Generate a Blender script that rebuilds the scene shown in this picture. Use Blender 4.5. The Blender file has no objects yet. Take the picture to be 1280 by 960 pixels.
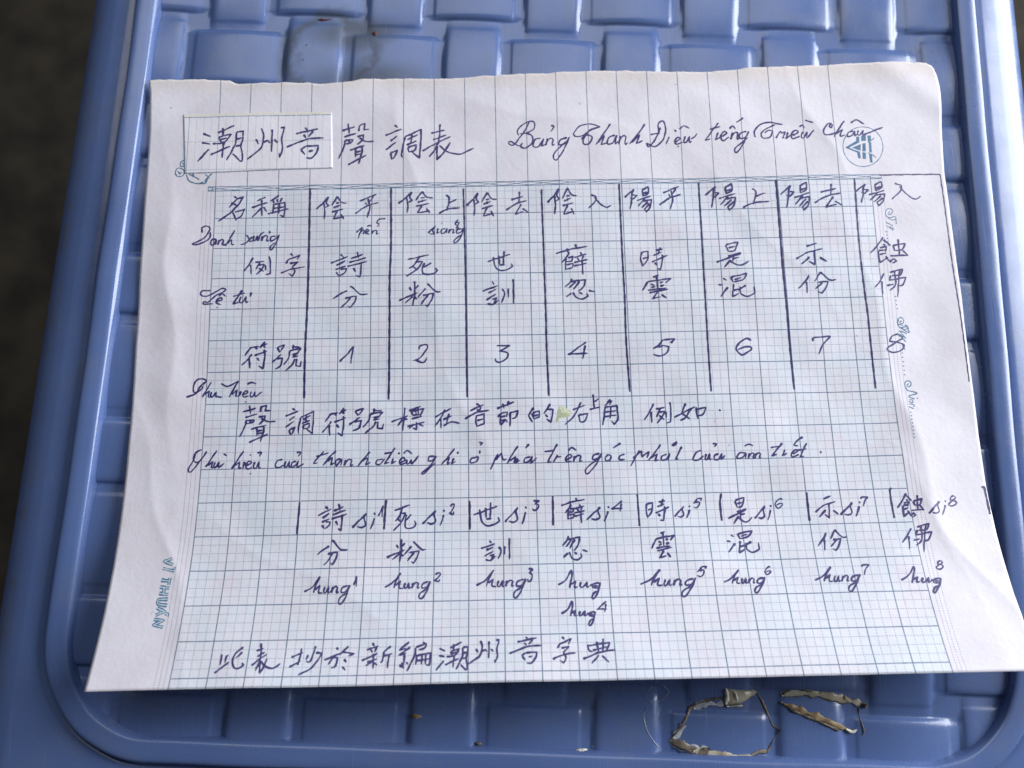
import bpy, bmesh, math, random
import numpy as np
from mathutils import Matrix, Vector

random.seed(7)
SC = bpy.context.scene
COL = SC.collection
MM = 0.001
FLOOR = -0.45

# ------------------------------------------------------------------ camera
CAM = {'R': [[0.9997861, -0.0205949, 0.0018843], [-0.0198673, -0.9817616, -0.1890755], [0.0057439, 0.1889976, -0.9819607]], 't': [9.2591, 3.431, 209.0877], 'f': 1067.882}
R = Matrix(CAM['R'])
t = Vector(CAM['t'])
cpos = -(R.transposed() @ t) * MM
rot = Matrix((R[0], -R[1], -R[2])).transposed()
cam_data = bpy.data.cameras.new('camera')
cam = bpy.data.objects.new('camera', cam_data)
cam.matrix_world = Matrix.Translation(cpos) @ rot.to_4x4()
cam_data.sensor_width = 36.0
cam_data.lens = CAM['f'] / 1280 * 36.0
cam_data.clip_start = 0.01
cam_data.clip_end = 50
cam_data.dof.use_dof = True
cam_data.dof.focus_distance = 0.206
cam_data.dof.aperture_fstop = 13.0
COL.objects.link(cam)
SC.camera = cam

# ------------------------------------------------------------------ world and lamps
world = bpy.data.worlds.new('World')
SC.world = world
world.use_nodes = True
bg = world.node_tree.nodes['Background']
bg.inputs['Color'].default_value = (0.80, 0.86, 1.0, 1)
bg.inputs['Strength'].default_value = 0.075

def area(name, loc, target, sx, sy, energy, color, shape='RECTANGLE'):
    d = bpy.data.lights.new(name, 'AREA')
    d.shape = shape
    d.size, d.size_y = sx, sy
    d.energy = energy
    d.color = color
    o = bpy.data.objects.new(name, d)
    o.location = loc
    o.rotation_euler = (Vector(target) - Vector(loc)).to_track_quat('-Z', 'Y').to_euler()
    COL.objects.link(o)
    return o

area('doorway_light', (0.74, 0.26, 0.30), (0, 0, 0), 0.58, 0.74, 19.5, (0.93, 0.96, 1.0))
area('window_light', (-0.05, 0.66, 0.84), (0, 0, 0), 1.0, 0.55, 3.6, (0.96, 0.97, 1.0), 'ELLIPSE')

SC.view_settings.view_transform = 'Standard'
SC.view_settings.look = 'None'
SC.view_settings.exposure = -0.26
SC.view_settings.gamma = 1.0
SC.view_settings.use_curve_mapping = False

# ------------------------------------------------------------------ node helpers
class NT:
    def __init__(self, name):
        self.m = bpy.data.materials.new(name)
        self.m.use_nodes = True
        self.t = self.m.node_tree
        self.b = self.t.nodes['Principled BSDF']
    def n(self, kind, **kw):
        x = self.t.nodes.new(kind)
        for k, v in kw.items():
            setattr(x, k, v)
        return x
    def link(self, a, b):
        self.t.links.new(a, b)
    def put(self, sock, v):
        if isinstance(v, (int, float)):
            sock.default_value = v
        elif isinstance(v, tuple):
            sock.default_value = (*v, 1) if len(v) == 3 and sock.type == 'RGBA' else v
        else:
            self.link(v, sock)
    def math(self, op, a, b=0.0, c=0.0):
        x = self.n('ShaderNodeMath', operation=op)
        self.put(x.inputs[0], a); self.put(x.inputs[1], b); self.put(x.inputs[2], c)
        return x.outputs[0]
    def band(self, v, w, soft):
        """1 where v < w, easing to 0 over soft"""
        x = self.n('ShaderNodeMapRange', interpolation_type='SMOOTHSTEP')
        self.put(x.inputs['Value'], v)
        x.inputs['From Min'].default_value = w - soft
        x.inputs['From Max'].default_value = w + soft
        x.inputs['To Min'].default_value = 1
        x.inputs['To Max'].default_value = 0
        return x.outputs[0]
    def noise(self, vec, scale, detail=3, rough=0.55, dim='3D'):
        x = self.n('ShaderNodeTexNoise')
        if vec is not None:
            self.link(vec, x.inputs['Vector'])
        x.inputs['Scale'].default_value = scale
        x.inputs['Detail'].default_value = detail
        x.inputs['Roughness'].default_value = rough
        return x.outputs['Fac']
    def ramp(self, v, lo, hi, a=0.0, b=1.0):
        x = self.n('ShaderNodeMapRange')
        self.put(x.inputs['Value'], v)
        for k, q in (('From Min', lo), ('From Max', hi), ('To Min', a), ('To Max', b)):
            x.inputs[k].default_value = q
        return x.outputs[0]
    def mix(self, f, a, b):
        x = self.n('ShaderNodeMix', data_type='RGBA')
        self.put(x.inputs['Factor'], f)
        self.put(x.inputs[6], a); self.put(x.inputs[7], b)
        return x.outputs[2]
    def bump(self, h, strength, dist):
        x = self.n('ShaderNodeBump')
        self.put(x.inputs['Height'], h)
        x.inputs['Strength'].default_value = strength
        x.inputs['Distance'].default_value = dist
        self.link(x.outputs[0], self.b.inputs['Normal'])

def paper_material(name, slip=False):
    k = NT(name)
    uv = k.n('ShaderNodeUVMap', uv_map='UVMap').outputs[0]
    sep = k.n('ShaderNodeSeparateXYZ'); k.link(uv, sep.inputs[0])
    i, j = sep.outputs[0], sep.outputs[1]
    pos = k.n('ShaderNodeNewGeometry').outputs['Position']
    def dist_to(v, step):                      # distance in mm to the nearest multiple of step cells
        q = k.math('DIVIDE', v, step)
        f = k.math('ABSOLUTE', k.math('SUBTRACT', q, k.math('ROUND', q)))
        return k.math('MULTIPLY', f, step * 8.0)
    def gt(v, x): return k.math('GREATER_THAN', v, x)
    def lt(v, x): return k.math('LESS_THAN', v, x)
    def AND(*a):
        r = a[0]
        for b in a[1:]: r = k.math('MULTIPLY', r, b)
        return r
    def OR(*a):
        r = a[0]
        for b in a[1:]: r = k.math('MAXIMUM', r, b)
        return r
    mott = k.noise(pos, 60, 4, 0.6)
    fibre = k.noise(pos, 900, 3, 0.6)
    patch = k.noise(pos, 230, 3, 0.6)
    inkvar = k.ramp(k.noise(pos, 420, 2), 0.3, 0.7, 0.72, 1.0)
    if slip:
        base = k.mix(k.ramp(mott, .35, .65), (0.74, 0.73, 0.79), (0.79, 0.77, 0.82))
        vm = AND(k.band(dist_to(i, 1.0), .085, .05), .8)
        vn = AND(k.band(dist_to(i, 0.25), .06, .05), .42)
        hm = k.band(dist_to(j, 1.0), .075, .05)
        lines = AND(OR(vm, vn, AND(hm, .62)), inkvar)
        col = k.mix(lines, base, (0.15, 0.16, 0.26))
    else:
        base = k.mix(k.ramp(mott, .35, .65), (0.685, 0.655, 0.71), (0.745, 0.72, 0.79))
        base = k.mix(AND(k.ramp(patch, .52, .75), .25), base, (0.70, 0.60, 0.68))
        grid = AND(gt(i, 0.0), lt(i, 21.0), gt(j, 0.07))
        base = k.mix(AND(grid, k.ramp(k.noise(pos, 90, 3), .4, .6, .15, .5)), base, (0.60, 0.70, 0.78))
        base = k.mix(AND(grid, k.ramp(k.noise(pos, 130, 3), .52, .7, 0, .35)), base, (0.72, 0.62, 0.72))
        # aged, brownish upper edge
        age = AND(k.band(k.math('ADD', j, k.math('MULTIPLY', patch, .8)), -3.05, .35), .35)
        base = k.mix(age, base, (0.60, 0.50, 0.38))
        vtop = AND(k.band(dist_to(i, 1.0), .105, .05), gt(i, -.4), lt(i, 20.4), lt(j, 0.0))
        vmaj = AND(k.band(dist_to(i, 1.0), .125, .05), gt(i, -.4), lt(i, 21.4), gt(j, 0.0))
        hmaj = AND(k.band(dist_to(j, 1.0), .115, .05), gt(i, 0.0), lt(i, 21.0), gt(j, .5))
        dotv = k.band(dist_to(j, 0.0715), .17, .06)
        doth = k.band(dist_to(i, 0.0715), .17, .06)
        vmin = AND(k.band(dist_to(i, 0.25), .065, .05), dotv, grid)
        hmin = AND(k.band(dist_to(j, 0.25), .065, .05), doth, grid)
        side = []
        for x in (-.14, -.27, -.4, 21.15, 21.26, 21.38):
            side.append(AND(k.band(k.math('MULTIPLY', k.math('ABSOLUTE', k.math('SUBTRACT', i, x)), 8.0), .065, .05), dotv, gt(j, .07)))
        major = AND(OR(vtop, vmaj, hmaj), inkvar)
        minor = AND(OR(vmin, hmin, *side), .85)
        col = k.mix(minor, base, (0.15, 0.17, 0.27))
        col = k.mix(AND(major, .9), col, (0.022, 0.085, 0.175))
    # small brown specks
    sp = k.n('ShaderNodeTexVoronoi'); k.link(pos, sp.inputs['Vector']); sp.inputs['Scale'].default_value = 75
    spk = AND(k.band(sp.outputs['Distance'], .022, .008), .55)
    col = k.mix(spk, col, (0.25, 0.18, 0.17))
    k.link(col, k.b.inputs['Base Color'])
    k.b.inputs['Roughness'].default_value = 0.62
    k.b.inputs['Specular IOR Level'].default_value = 0.28
    k.b.inputs['Sheen Weight'].default_value = 0.05
    k.bump(k.math('ADD', fibre, k.math('MULTIPLY', k.noise(pos, 160, 3), 2.2)), .42, 0.00012)
    return k.m

def plastic_material():
    k = NT('blue_plastic')
    pos = k.n('ShaderNodeNewGeometry').outputs['Position']
    big = k.noise(pos, 22, 3)
    mid = k.noise(pos, 140, 4, .6)
    fine = k.noise(pos, 900, 2)
    col = k.mix(k.ramp(big, .3, .7), PL_A, PL_B)
    # greenish grime, a smeared ring and a broad film beside it
    sep = k.n('ShaderNodeSeparateXYZ'); k.link(pos, sep.inputs[0])
    def blob(cx, cy, rx, ry, soft, ring=None):
        dx = k.math('DIVIDE', k.math('SUBTRACT', sep.outputs[0], cx * MM), rx * MM)
        dy = k.math('DIVIDE', k.math('SUBTRACT', sep.outputs[1], cy * MM), ry * MM)
        d = k.math('SQRT', k.math('ADD', k.math('MULTIPLY', dx, dx), k.math('MULTIPLY', dy, dy)))
        d = k.math('ADD', d, k.math('MULTIPLY', k.math('SUBTRACT', mid, .5), .9))
        if ring:
            d = k.math('ABSOLUTE', k.math('SUBTRACT', d, ring))
            return k.band(d, .12, soft)
        return k.band(d, .8, soft)
    g1 = blob(-55.5, 94.5, 11.5, 11.0, .22, 1.0)
    g2 = blob(-49, 100.5, 13, 5.5, .45)
    g3 = blob(-44, 86, 17, 6, .5)
    grime = k.math('MAXIMUM', k.math('MULTIPLY', g1, .95), k.math('MAXIMUM', k.math('MULTIPLY', g2, .8), k.math('MULTIPLY', g3, .65)))
    grime = k.math('MULTIPLY', grime, k.ramp(mid, .25, .7, .5, 1.0))
    col = k.mix(grime, col, (0.060, 0.068, 0.054))
    film = k.math('MULTIPLY', k.ramp(k.noise(pos, 55, 5, .7), .5, .75), .34)
    col = k.mix(film, col, (0.16, 0.17, 0.20))
    # grime caught on the floor of the weave and under the border
    sp = k.n('ShaderNodeTexVoronoi'); k.link(pos, sp.inputs['Vector']); sp.inputs['Scale'].default_value = 160
    spk = k.math('MULTIPLY', k.band(sp.outputs['Distance'], .045, .02), k.ramp(mid, .55, .66))
    col = k.mix(k.math('MULTIPLY', spk, .6), col, (0.35, 0.36, 0.38))
    # dust and grime lodged low in the weave and against the border
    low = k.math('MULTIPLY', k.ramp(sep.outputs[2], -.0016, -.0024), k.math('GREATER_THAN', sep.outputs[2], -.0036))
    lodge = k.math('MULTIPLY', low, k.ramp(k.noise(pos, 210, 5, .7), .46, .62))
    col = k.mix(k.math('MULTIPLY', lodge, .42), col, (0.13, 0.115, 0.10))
    # pale scuffs, short and directional
    for ang, sc_, thr in ((.5, 500, .70), (2.0, 380, .715), (1.35, 620, .72)):
        ms = k.n('ShaderNodeMapping'); k.link(pos, ms.inputs[0]); ms.inputs['Rotation'].default_value = (0, 0, ang); ms.inputs['Scale'].default_value = (sc_ * 3, sc_ * .12, sc_ * .2)
        f = k.math('MULTIPLY', k.ramp(k.noise(ms.outputs[0], 1.0, 2), thr, thr + .05), k.ramp(k.noise(pos, 35, 2), .5, .6))
        col = k.mix(k.math('MULTIPLY', f, .2), col, (0.34, 0.40, 0.55))
    k.link(col, k.b.inputs['Base Color'])
    # fine scratches: stretched noise raises the roughness in streaks
    mp = k.n('ShaderNodeMapping'); k.link(pos, mp.inputs[0]); mp.inputs['Rotation'].default_value = (0, 0, 1.1); mp.inputs['Scale'].default_value = (2600, 60, 60)
    scr = k.noise(mp.outputs[0], 1.0, 2)
    rough = k.math('ADD', k.ramp(mid, .3, .75, .21, .32), k.math('MULTIPLY', k.ramp(scr, .6, .75), .12))
    rough = k.math('ADD', rough, k.math('MULTIPLY', grime, .35))
    k.link(rough, k.b.inputs['Roughness'])
    k.b.inputs['Specular IOR Level'].default_value = 0.68
    k.b.inputs['Subsurface Weight'].default_value = 0.0
    h = k.math('ADD', k.math('MULTIPLY', mid, .18), k.math('MULTIPLY', fine, .05))
    h = k.math('ADD', h, k.math('MULTIPLY', k.noise(pos, 40, 1), 1.6))
    k.bump(h, .5, 0.0003)
    return k.m

PL_A = (0.082, 0.134, 0.312)
PL_B = (0.102, 0.162, 0.360)

def simple(name, color, rough=.6, color2=None, scale=500, bump=0.0, **kw):
    k = NT(name)
    pos = k.n('ShaderNodeNewGeometry').outputs['Position']
    nz = k.noise(pos, scale, 4, .6)
    if color2:
        k.link(k.mix(k.ramp(nz, .35, .65), color, color2), k.b.inputs['Base Color'])
    else:
        k.b.inputs['Base Color'].default_value = (*color, 1)
    k.b.inputs['Roughness'].default_value = rough
    for a, b in kw.items():
        k.b.inputs[a.replace('_', ' ')].default_value = b
    if bump:
        k.bump(nz, .6, bump)
    return k.m

M_paper = paper_material('ruled_notebook_paper')
M_slip = paper_material('pasted_slip_paper', True)
M_plastic = plastic_material()
M_ink = simple('violet_ballpoint_ink', (0.025, 0.017, 0.110), .42, (0.046, 0.034, 0.175), 700)
M_ink_dark = simple('dark_ballpoint_ink', (0.022, 0.016, 0.085), .4, (0.038, 0.026, 0.125), 600)
M_teal = simple('teal_print', (0.045, 0.125, 0.23), .6, (0.085, 0.19, 0.31), 900)
M_tealpale = simple('pale_teal_print', (0.50, 0.62, 0.72), .6)
M_smudge = simple('correction_fluid', (0.36, 0.41, 0.22), .5, (0.62, 0.64, 0.52), 900, 0.0003)
M_glue = simple('dried_glue', (0.72, 0.68, 0.56), .45, (0.78, 0.76, 0.66), 600)
M_tape = simple('dried_beige_tape', (0.60, 0.56, 0.44), .28, (0.36, 0.31, 0.22), 420, 0.0002, Alpha=.88)
M_grime = simple('dark_adhesive_grime', (0.050, 0.038, 0.034), .5, (0.22, 0.18, 0.13), 500, 0.0002)
M_brown = simple('brown_straw', (0.36, 0.27, 0.13), .5, (0.20, 0.13, 0.07), 400, 0.0002)
M_film = simple('cloudy_film', (0.45, 0.47, 0.50), .3, (0.25, 0.28, 0.36), 400)
M_red = simple('dark_red_crumb', (0.13, 0.02, 0.025), .6, (0.05, 0.015, 0.015), 900)
M_floor = simple('worn_concrete', (0.010, 0.008, 0.005), .85, (0.038, 0.030, 0.019), 22, 0.001)

# ------------------------------------------------------------------ object helpers
def link(name, me, mat=None, parent=None, label=None, cat=None, group=None, kind=None, loc=None):
    o = bpy.data.objects.new(name, me)
    COL.objects.link(o)
    if mat and me is not None and not me.materials:
        me.materials.append(mat)
    if parent: o.parent = parent
    if loc: o.location = loc
    for a, b in (('label', label), ('category', cat), ('group', group), ('kind', kind)):
        if b: o[a] = b
    return o

def mesh(name, verts, faces, smooth=True):
    me = bpy.data.meshes.new(name)
    me.from_pydata([tuple(float(c) for c in v) for v in verts], [], faces)
    if smooth:
        me.polygons.foreach_set('use_smooth', [True] * len(me.polygons))
    me.update()
    return me

# ------------------------------------------------------------------ floor
fl = mesh('floor', [(-4, -4, FLOOR), (4, -4, FLOOR), (4, 4, FLOOR), (-4, 4, FLOOR)], [(0, 1, 2, 3)], False)
link('floor', fl, M_floor, kind='structure')

# ------------------------------------------------------------------ the woven-look plastic stool
P, W = 21.15, 15.6          # pitch and width of the moulded strands, mm
AMP = 1.15
X0, Y0 = -1.8, 26.1         # a crossing of the weave, in stool axes
PAD_TOP = -0.35
TH = math.radians(-3.05)
def sst(a, b, x):
    q = np.clip((x - a) / (b - a), 0, 1)
    return q * q * (3 - 2 * q)
def smax(a, b, k):
    h = np.clip(0.5 + 0.5 * (a - b) / k, 0, 1)
    return b * (1 - h) + a * h + k * h * (1 - h)
def weave(x, y):
    """height of the moulded weave; crossing (m, n) sits at (m*P, n*P), across-strand on top where m+n is odd"""
    m = np.round(x / P); n = np.round(y / P)
    dx = x - m * P; dy = y - n * P
    def wave(c): 
        return np.sign(c) * np.abs(c) ** 0.8
    zh = AMP * (.28 - .72 * wave(np.cos(math.pi * x / P)) * np.where(np.mod(n, 2) == 0, 1, -1))
    zv = AMP * (.28 + .72 * wave(np.cos(math.pi * y / P)) * np.where(np.mod(m, 2) == 0, 1, -1))
    eh = np.abs(dy) / (W / 2); ev = np.abs(dx) / (W / 2)
    zh = zh - .12 * eh ** 2 - .65 * eh ** 14
    zv = zv - .16 * ev ** 2 - 1.1 * ev ** 10
    z = smax(zh, zv, .22)
    return smax(z, np.full_like(z, -.30), .42)

HX, CX, CY0, CY1, RC = 107.75, -0.9, -81.0, 173.0, 22.0
def taper(x, y): return CX + (x - CX) * (1 - 1.24e-4 * y)
def rim_dist(x, y):
    """signed distance from the inner contour of the border, positive outwards"""
    xx = CX + (x - CX) / (1 - 1.24e-4 * y)
    cy, hy = (CY0 + CY1) / 2, (CY1 - CY0) / 2
    qx = np.abs(xx - CX) - (HX - RC); qy = np.abs(y - cy) - (hy - RC)
    return np.hypot(np.maximum(qx, 0), np.maximum(qy, 0)) + np.minimum(np.maximum(qx, qy), 0) - RC

def tray_height(wx, wy):
    """world height (mm) of the weave under the world point (mm)"""
    c, s = math.cos(TH), math.sin(TH)
    tx, ty = c * wx + s * wy, -s * wx + c * wy
    return float(weave(np.array([tx - X0]), np.array([ty - Y0]))[0]) - AMP + PAD_TOP

stool = link('plastic_stool', None, label='blue plastic stool with a woven look seat and rounded raised border, under the paper', cat='stool', loc=(0, 0, FLOOR))
stool.rotation_euler = (0, 0, TH)
UP = -FLOOR / MM

N = 30
def tile_mesh(par, clip=None):
    g = np.linspace(-P / 2, P / 2, N + 1)
    gx, gy = np.meshgrid(g, g)
    ox = 0.0 if par == 0 else P
    z = weave(gx + ox, gy) - AMP + PAD_TOP
    e = .02
    hx = (weave(gx + ox + e, gy) - weave(gx + ox - e, gy)) / (2 * e)
    hy = (weave(gx + ox, gy + e) - weave(gx + ox, gy - e)) / (2 * e)
    faces = []
    for a in range(N):
        for b in range(N):
            if clip is not None:
                c = rim_dist(np.array([clip[0] + (g[b] + g[b + 1]) / 2]), np.array([clip[1] + (g[a] + g[a + 1]) / 2]))[0]
                if c > 4.2: continue
            q = a * (N + 1) + b
            faces.append((q, q + 1, q + N + 2, q + N + 1))
    if not faces: return None
    me = mesh('woven_pad', np.stack([gx.ravel() * MM, gy.ravel() * MM, z.ravel() * MM], 1), faces)
    nn = np.stack([-hx.ravel(), -hy.ravel(), np.ones(hx.size)], 1)
    nn /= np.linalg.norm(nn, axis=1)[:, None]
    me.normals_split_custom_set_from_vertices([tuple(v) for v in nn])
    me.materials.append(M_plastic)
    return me
tiles = {0: tile_mesh(0), 1: tile_mesh(1)}
for n in range(-5, 8):
    for m in range(-5, 6):
        cx, cy = X0 + m * P, Y0 + n * P
        far = max(rim_dist(np.array([cx + sx * P / 2]), np.array([cy + sy * P / 2]))[0] for sx in (-1, 1) for sy in (-1, 1))
        par = (m + n) % 2
        me = tiles[par] if far < 3.5 else tile_mesh(par, (cx, cy))
        if me is None: continue
        link('woven_pad', me, None, stool, loc=(cx * MM, cy * MM, -FLOOR))

OUT_Y0, OUT_Y1, OUT_R = CY0 - 46.0, CY1 + 40.0, 26.0      # outer contour of the seat: deeper than the border at its ends
def sweep(name, prof, parent, split=None):
    path = []
    cy, hy = (CY0 + CY1) / 2, (CY1 - CY0) / 2
    ohx, r2 = HX + 22.3, OUT_R
    out = [(CX + ohx - r2, OUT_Y1 - r2), (CX - ohx + r2, OUT_Y1 - r2), (CX - ohx + r2, OUT_Y0 + r2), (CX + ohx - r2, OUT_Y0 + r2)]
    ctr = [(CX + HX - RC, cy + hy - RC, 0), (CX - HX + RC, cy + hy - RC, 90), (CX - HX + RC, cy - hy + RC, 180), (CX + HX - RC, cy - hy + RC, 270)]
    for ci, (x, y, a0) in enumerate(ctr):
        for q in range(25):
            a = math.radians(a0 + 90 * q / 24)
            path.append((x, y, math.cos(a), math.sin(a), out[ci][0], out[ci][1]))
    # extra stations along the straights so that the moulding can waver slightly
    full = []
    for k, p in enumerate(path):
        full.append(p)
        q = path[(k + 1) % len(path)]
        d = math.hypot((q[0] + RC * q[2]) - (p[0] + RC * p[2]), (q[1] + RC * q[3]) - (p[1] + RC * p[3]))
        if d > 20:
            nseg = int(d / 5)
            for z in range(1, nseg):
                f = z / nseg
                full.append((p[0] + (q[0] - p[0]) * f, p[1] + (q[1] - p[1]) * f, p[2], p[3], p[4] + (q[4] - p[4]) * f, p[5] + (q[5] - p[5]) * f))
    verts, faces = [], []
    K = len(prof)
    for idx, (x, y, nx, ny, x2, y2) in enumerate(full):
        wob = .10 * math.sin(idx * .37) + .07 * math.sin(idx * .83 + 1)
        for (tt, zz) in prof:
            r = RC + tt + (wob if 0.3 < tt < 7 else 0)
            px, py = x + nx * r, y + ny * r
            if split and tt > split:
                r = OUT_R + tt - 20.3
                px, py = x2 + nx * r, y2 + ny * r
            verts.append((taper(px, py) * MM, py * MM, (zz + UP) * MM))
    L = len(full)
    for a in range(L):
        for b in range(K - 1):
            a2 = (a + 1) % L
            faces.append((a * K + b, a * K + b + 1, a2 * K + b + 1, a2 * K + b))
    me = mesh(name, verts, faces)
    return link(name, me, M_plastic, parent)

def smooth_prof(pts, n=4):
    out = []
    for i in range(len(pts) - 1):
        p0 = pts[max(i - 1, 0)]; p1 = pts[i]; p2 = pts[i + 1]; p3 = pts[min(i + 2, len(pts) - 1)]
        for k in range(n):
            u = k / n
            out.append(tuple(.5 * (2 * b + (c - a) * u + (2 * a - 5 * b + 4 * c - d) * u * u + (3 * b - a - 3 * c + d) * u ** 3) for a, b, c, d in zip(p0, p1, p2, p3)))
    out.append(pts[-1])
    return out
ridge = smooth_prof([(-.7, -3.4), (-.25, -1.6), (.0, .2), (.35, 1.25), (1.0, 1.75), (2.2, 1.95), (3.6, 2.05), (4.8, 1.95), (5.4, 1.55), (5.8, .6), (6.0, -.6), (6.25, -1.3)])
sweep('raised_border', ridge, stool)
flange = smooth_prof([(6.1, -1.6), (6.5, -1.25), (7.2, -.85), (8.8, -.7), (11, -1.05), (13.5, -1.8), (16, -3.1), (18.2, -5.1), (19.7, -8.4), (20.3, -13), (21.2, -40), (24, -110), (22.6, -110), (19, -40)])
sweep('outer_rim', flange, stool, 9.5)
for sx in (-1, 1):
    for yy in (-72, 160):
        bm = bmesh.new()
        ang = [math.radians(a) for a in range(0, 360, 30)]
        rings = []
        for zt, off, rr in ((-8, 0, 13), (-60, 3, 12.5), (-250, 12, 11), (-444, 24, 9.5), (-450, 24, 8.5)):
            rings.append([bm.verts.new(((CX + sx * (HX - 2 + off) + rr * math.cos(a)) * MM, (yy + (off if yy > 0 else -off - 20) + rr * math.sin(a)) * MM, (zt + UP) * MM)) for a in ang])
        for r1, r2 in zip(rings, rings[1:]):
            for q in range(12):
                bm.faces.new((r1[q], r2[q], r2[(q + 1) % 12], r1[(q + 1) % 12]))
        bm.faces.new(rings[-1]); bm.faces.new(rings[0][::-1])
        me = bpy.data.meshes.new('leg'); bm.to_mesh(me); bm.free()
        me.polygons.foreach_set('use_smooth', [True] * len(me.polygons))
        link('leg', me, M_plastic, stool)

# ------------------------------------------------------------------ the sheet of paper
THETA = [0.0, 0.0, 0.0, 0.0, 0.0, 0.0, 0.0, 0.03363, 0.06287, 0.0751, 0.10809, 0.17678, 0.2691, 0.32816, 0.39271, 0.45113, 0.45113]          # slope of the sheet (radians) at each printed row: flat, then curling up to its lower edge
_ss = np.arange(-60, 150.5, .5)
_tt = np.interp(_ss / 8., np.arange(17), THETA)
_tm = (_tt[1:] + _tt[:-1]) / 2
_Y = np.r_[0, np.cumsum(-.5 * np.cos(_tm))]; _Z = np.r_[0, np.cumsum(.5 * np.sin(_tm))]
_k = int(np.searchsorted(_ss, 0)); _Y -= _Y[_k]; _Z -= _Z[_k]
def wrinkle(u, s):
    w = .16 * np.sin(u / 9.1 + .8 * np.sin(s / 17)) * np.sin(s / 13.3 + 1.1)
    w += .13 * np.sin((u + .7 * s) / 12.7 + 2.0) + .09 * np.sin((u - 1.3 * s) / 8.3) * np.sin(u / 31 + .4)
    w += .05 * np.sin(u / 3.7 + np.sin(s / 9)) * np.sin(s / 5.1 + u / 21)
    # a soft hollow in the blank right margin and creases near it
    w += -.55 * np.exp(-((u - 94) ** 2) / 50 - ((s - 42) ** 2) / 160) + .5 * np.exp(-((u - 88) ** 2) / 60 - ((s - 72) ** 2) / 200)
    w += .35 * np.exp(-(((u + 97) - .08 * s) ** 2) / 18) * np.exp(-((s - 35) ** 2) / 700)
    # dog-eared upper right corner, slightly lifted
    d = (u - 97) * .66 + (-s - 24) * .75
    w += .55 * np.exp(-((d - 1.5) / 4.2) ** 2)
    d = np.maximum((-u - 93) * .5 + (-s - 22) * .8, 0)
    w += .18 * d
    # shallow dents where the thin sheet sags between the raised strands
    w += .10 * np.sin(u / 3.37 + .6 * np.sin(s / 6)) * np.sin(s / 3.37 + 1) * np.exp(-((s - 40) / 90) ** 2)
    # fine crumple creases
    for cu, cs, a, ln, amp in ((-60, 96, .5, 26, .22), (-20, 60, 1.2, 34, .16), (30, 100, -.4, 30, .2), (60, 20, .9, 30, .18), (86, 60, 1.4, 40, .30), (-94, 30, 1.5, 40, .25), (5, -18, .2, 30, .2), (97, 100, 1.1, 26, .3), (-90, 90, 1.25, 40, .25), (72, -14, 1.2, 18, .25), (-35, -8, 1.4, 18, .22)):
        x = (u - cu) * math.cos(a) + (s - cs) * math.sin(a); y = -(u - cu) * math.sin(a) + (s - cs) * math.cos(a)
        y = y + 1.2 * np.sin(x / 6)
        w += amp * np.exp(-np.abs(y) / 2.4) * np.exp(-(x / ln) ** 2)
    return w
def surf(u, s, lift=0.0):
    """point of the sheet (metres) at u mm across, s mm down its length, lifted along the normal"""
    u = np.asarray(u, float); s = np.asarray(s, float)
    th = np.interp(s / 8., np.arange(17), THETA)
    h = lift + wrinkle(u, s)
    y = 56 + np.interp(s, _ss, _Y) + h * np.sin(th)
    z = np.interp(s, _ss, _Z) + h * np.cos(th)
    return np.stack([u * MM, y * MM, (z + .25) * MM], -1)

paper = link('paper_sheet', None, label='wrinkled handwritten notebook sheet with a blue grid lying across the stool, lower edge curling up', cat='paper', loc=(0, 0, 0))

def edge(pts, key, val):
    a = np.array(sorted(pts, key=lambda p: p[key]))
    return lambda v: np.interp(v, a[:, key], a[:, val])
TOP = edge([[-102.22, -29.95], [-93.83, -30.13], [-87.53, -30.36], [-81.85, -30.36], [-80.77, -29.65], [-79.08, -29.27], [-72.78, -29.38], [-66.47, -29.37], [-60.15, -29.13], [-56.99, -28.89], [-51.74, -29.2], [-45.02, -30.1], [-37.01, -30.18], [-24.37, -29.82], [-15.92, -30.34], [-7.48, -30.53], [-3.25, -30.79], [0.97, -30.75], [5.21, -31.09], [11.55, -31.06], [22.13, -31.22], [30.57, -30.76], [39.02, -30.54], [45.37, -30.54], [52.84, -31.32], [60.28, -31.64], [68.77, -31.7], [77.28, -32.0], [87.9, -32.03], [96.4, -31.98], [100.62, -31.71]] + [[101.9, -31.5], [103.2, -30.9], [103.95, -29.6]], 0, 1)
rng = np.random.RandomState(3)
NU, NS = 330, 240
us = np.linspace(0, 1, NU + 1); vs = np.linspace(0, 1, NS + 1)
jag = np.convolve(rng.randn(NU + 40), np.ones(5) / 5, 'same')[:NU + 1] * .16
jag2 = np.convolve(rng.randn(NU + 40), np.ones(3) / 3, 'same')[:NU + 1] * .10
jl = np.convolve(rng.randn(NS + 40), np.ones(15) / 15, 'same')[:NS + 1] * .12
jr = np.convolve(rng.randn(NS + 40), np.ones(15) / 15, 'same')[:NS + 1] * .15
UU, SS_ = np.meshgrid(us, vs)
s_lin = -30.5 + SS_ * 152.8
left = -101.9 + jl[:, None] + np.where(s_lin < -27, (s_lin + 27) * .1, 0)
rr_ = np.array([[-32, 102.6], [-31, 103.6], [-29, 104.3], [-26, 104.6], [-11, 103.9], [0, 103.5], [30, 103.8], [54, 103.6], [70, 103.2], [80, 103.0], [122.3, 103.3]])
right = np.interp(s_lin, rr_[:, 0], rr_[:, 1]) + jr[:, None]
U = left + (right - left) * UU
T = TOP(np.clip(U, -102.2, 103.95)) + jag[None, :] + jag2[None, :]
S_ = T + (122.25 - T) * SS_
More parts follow.
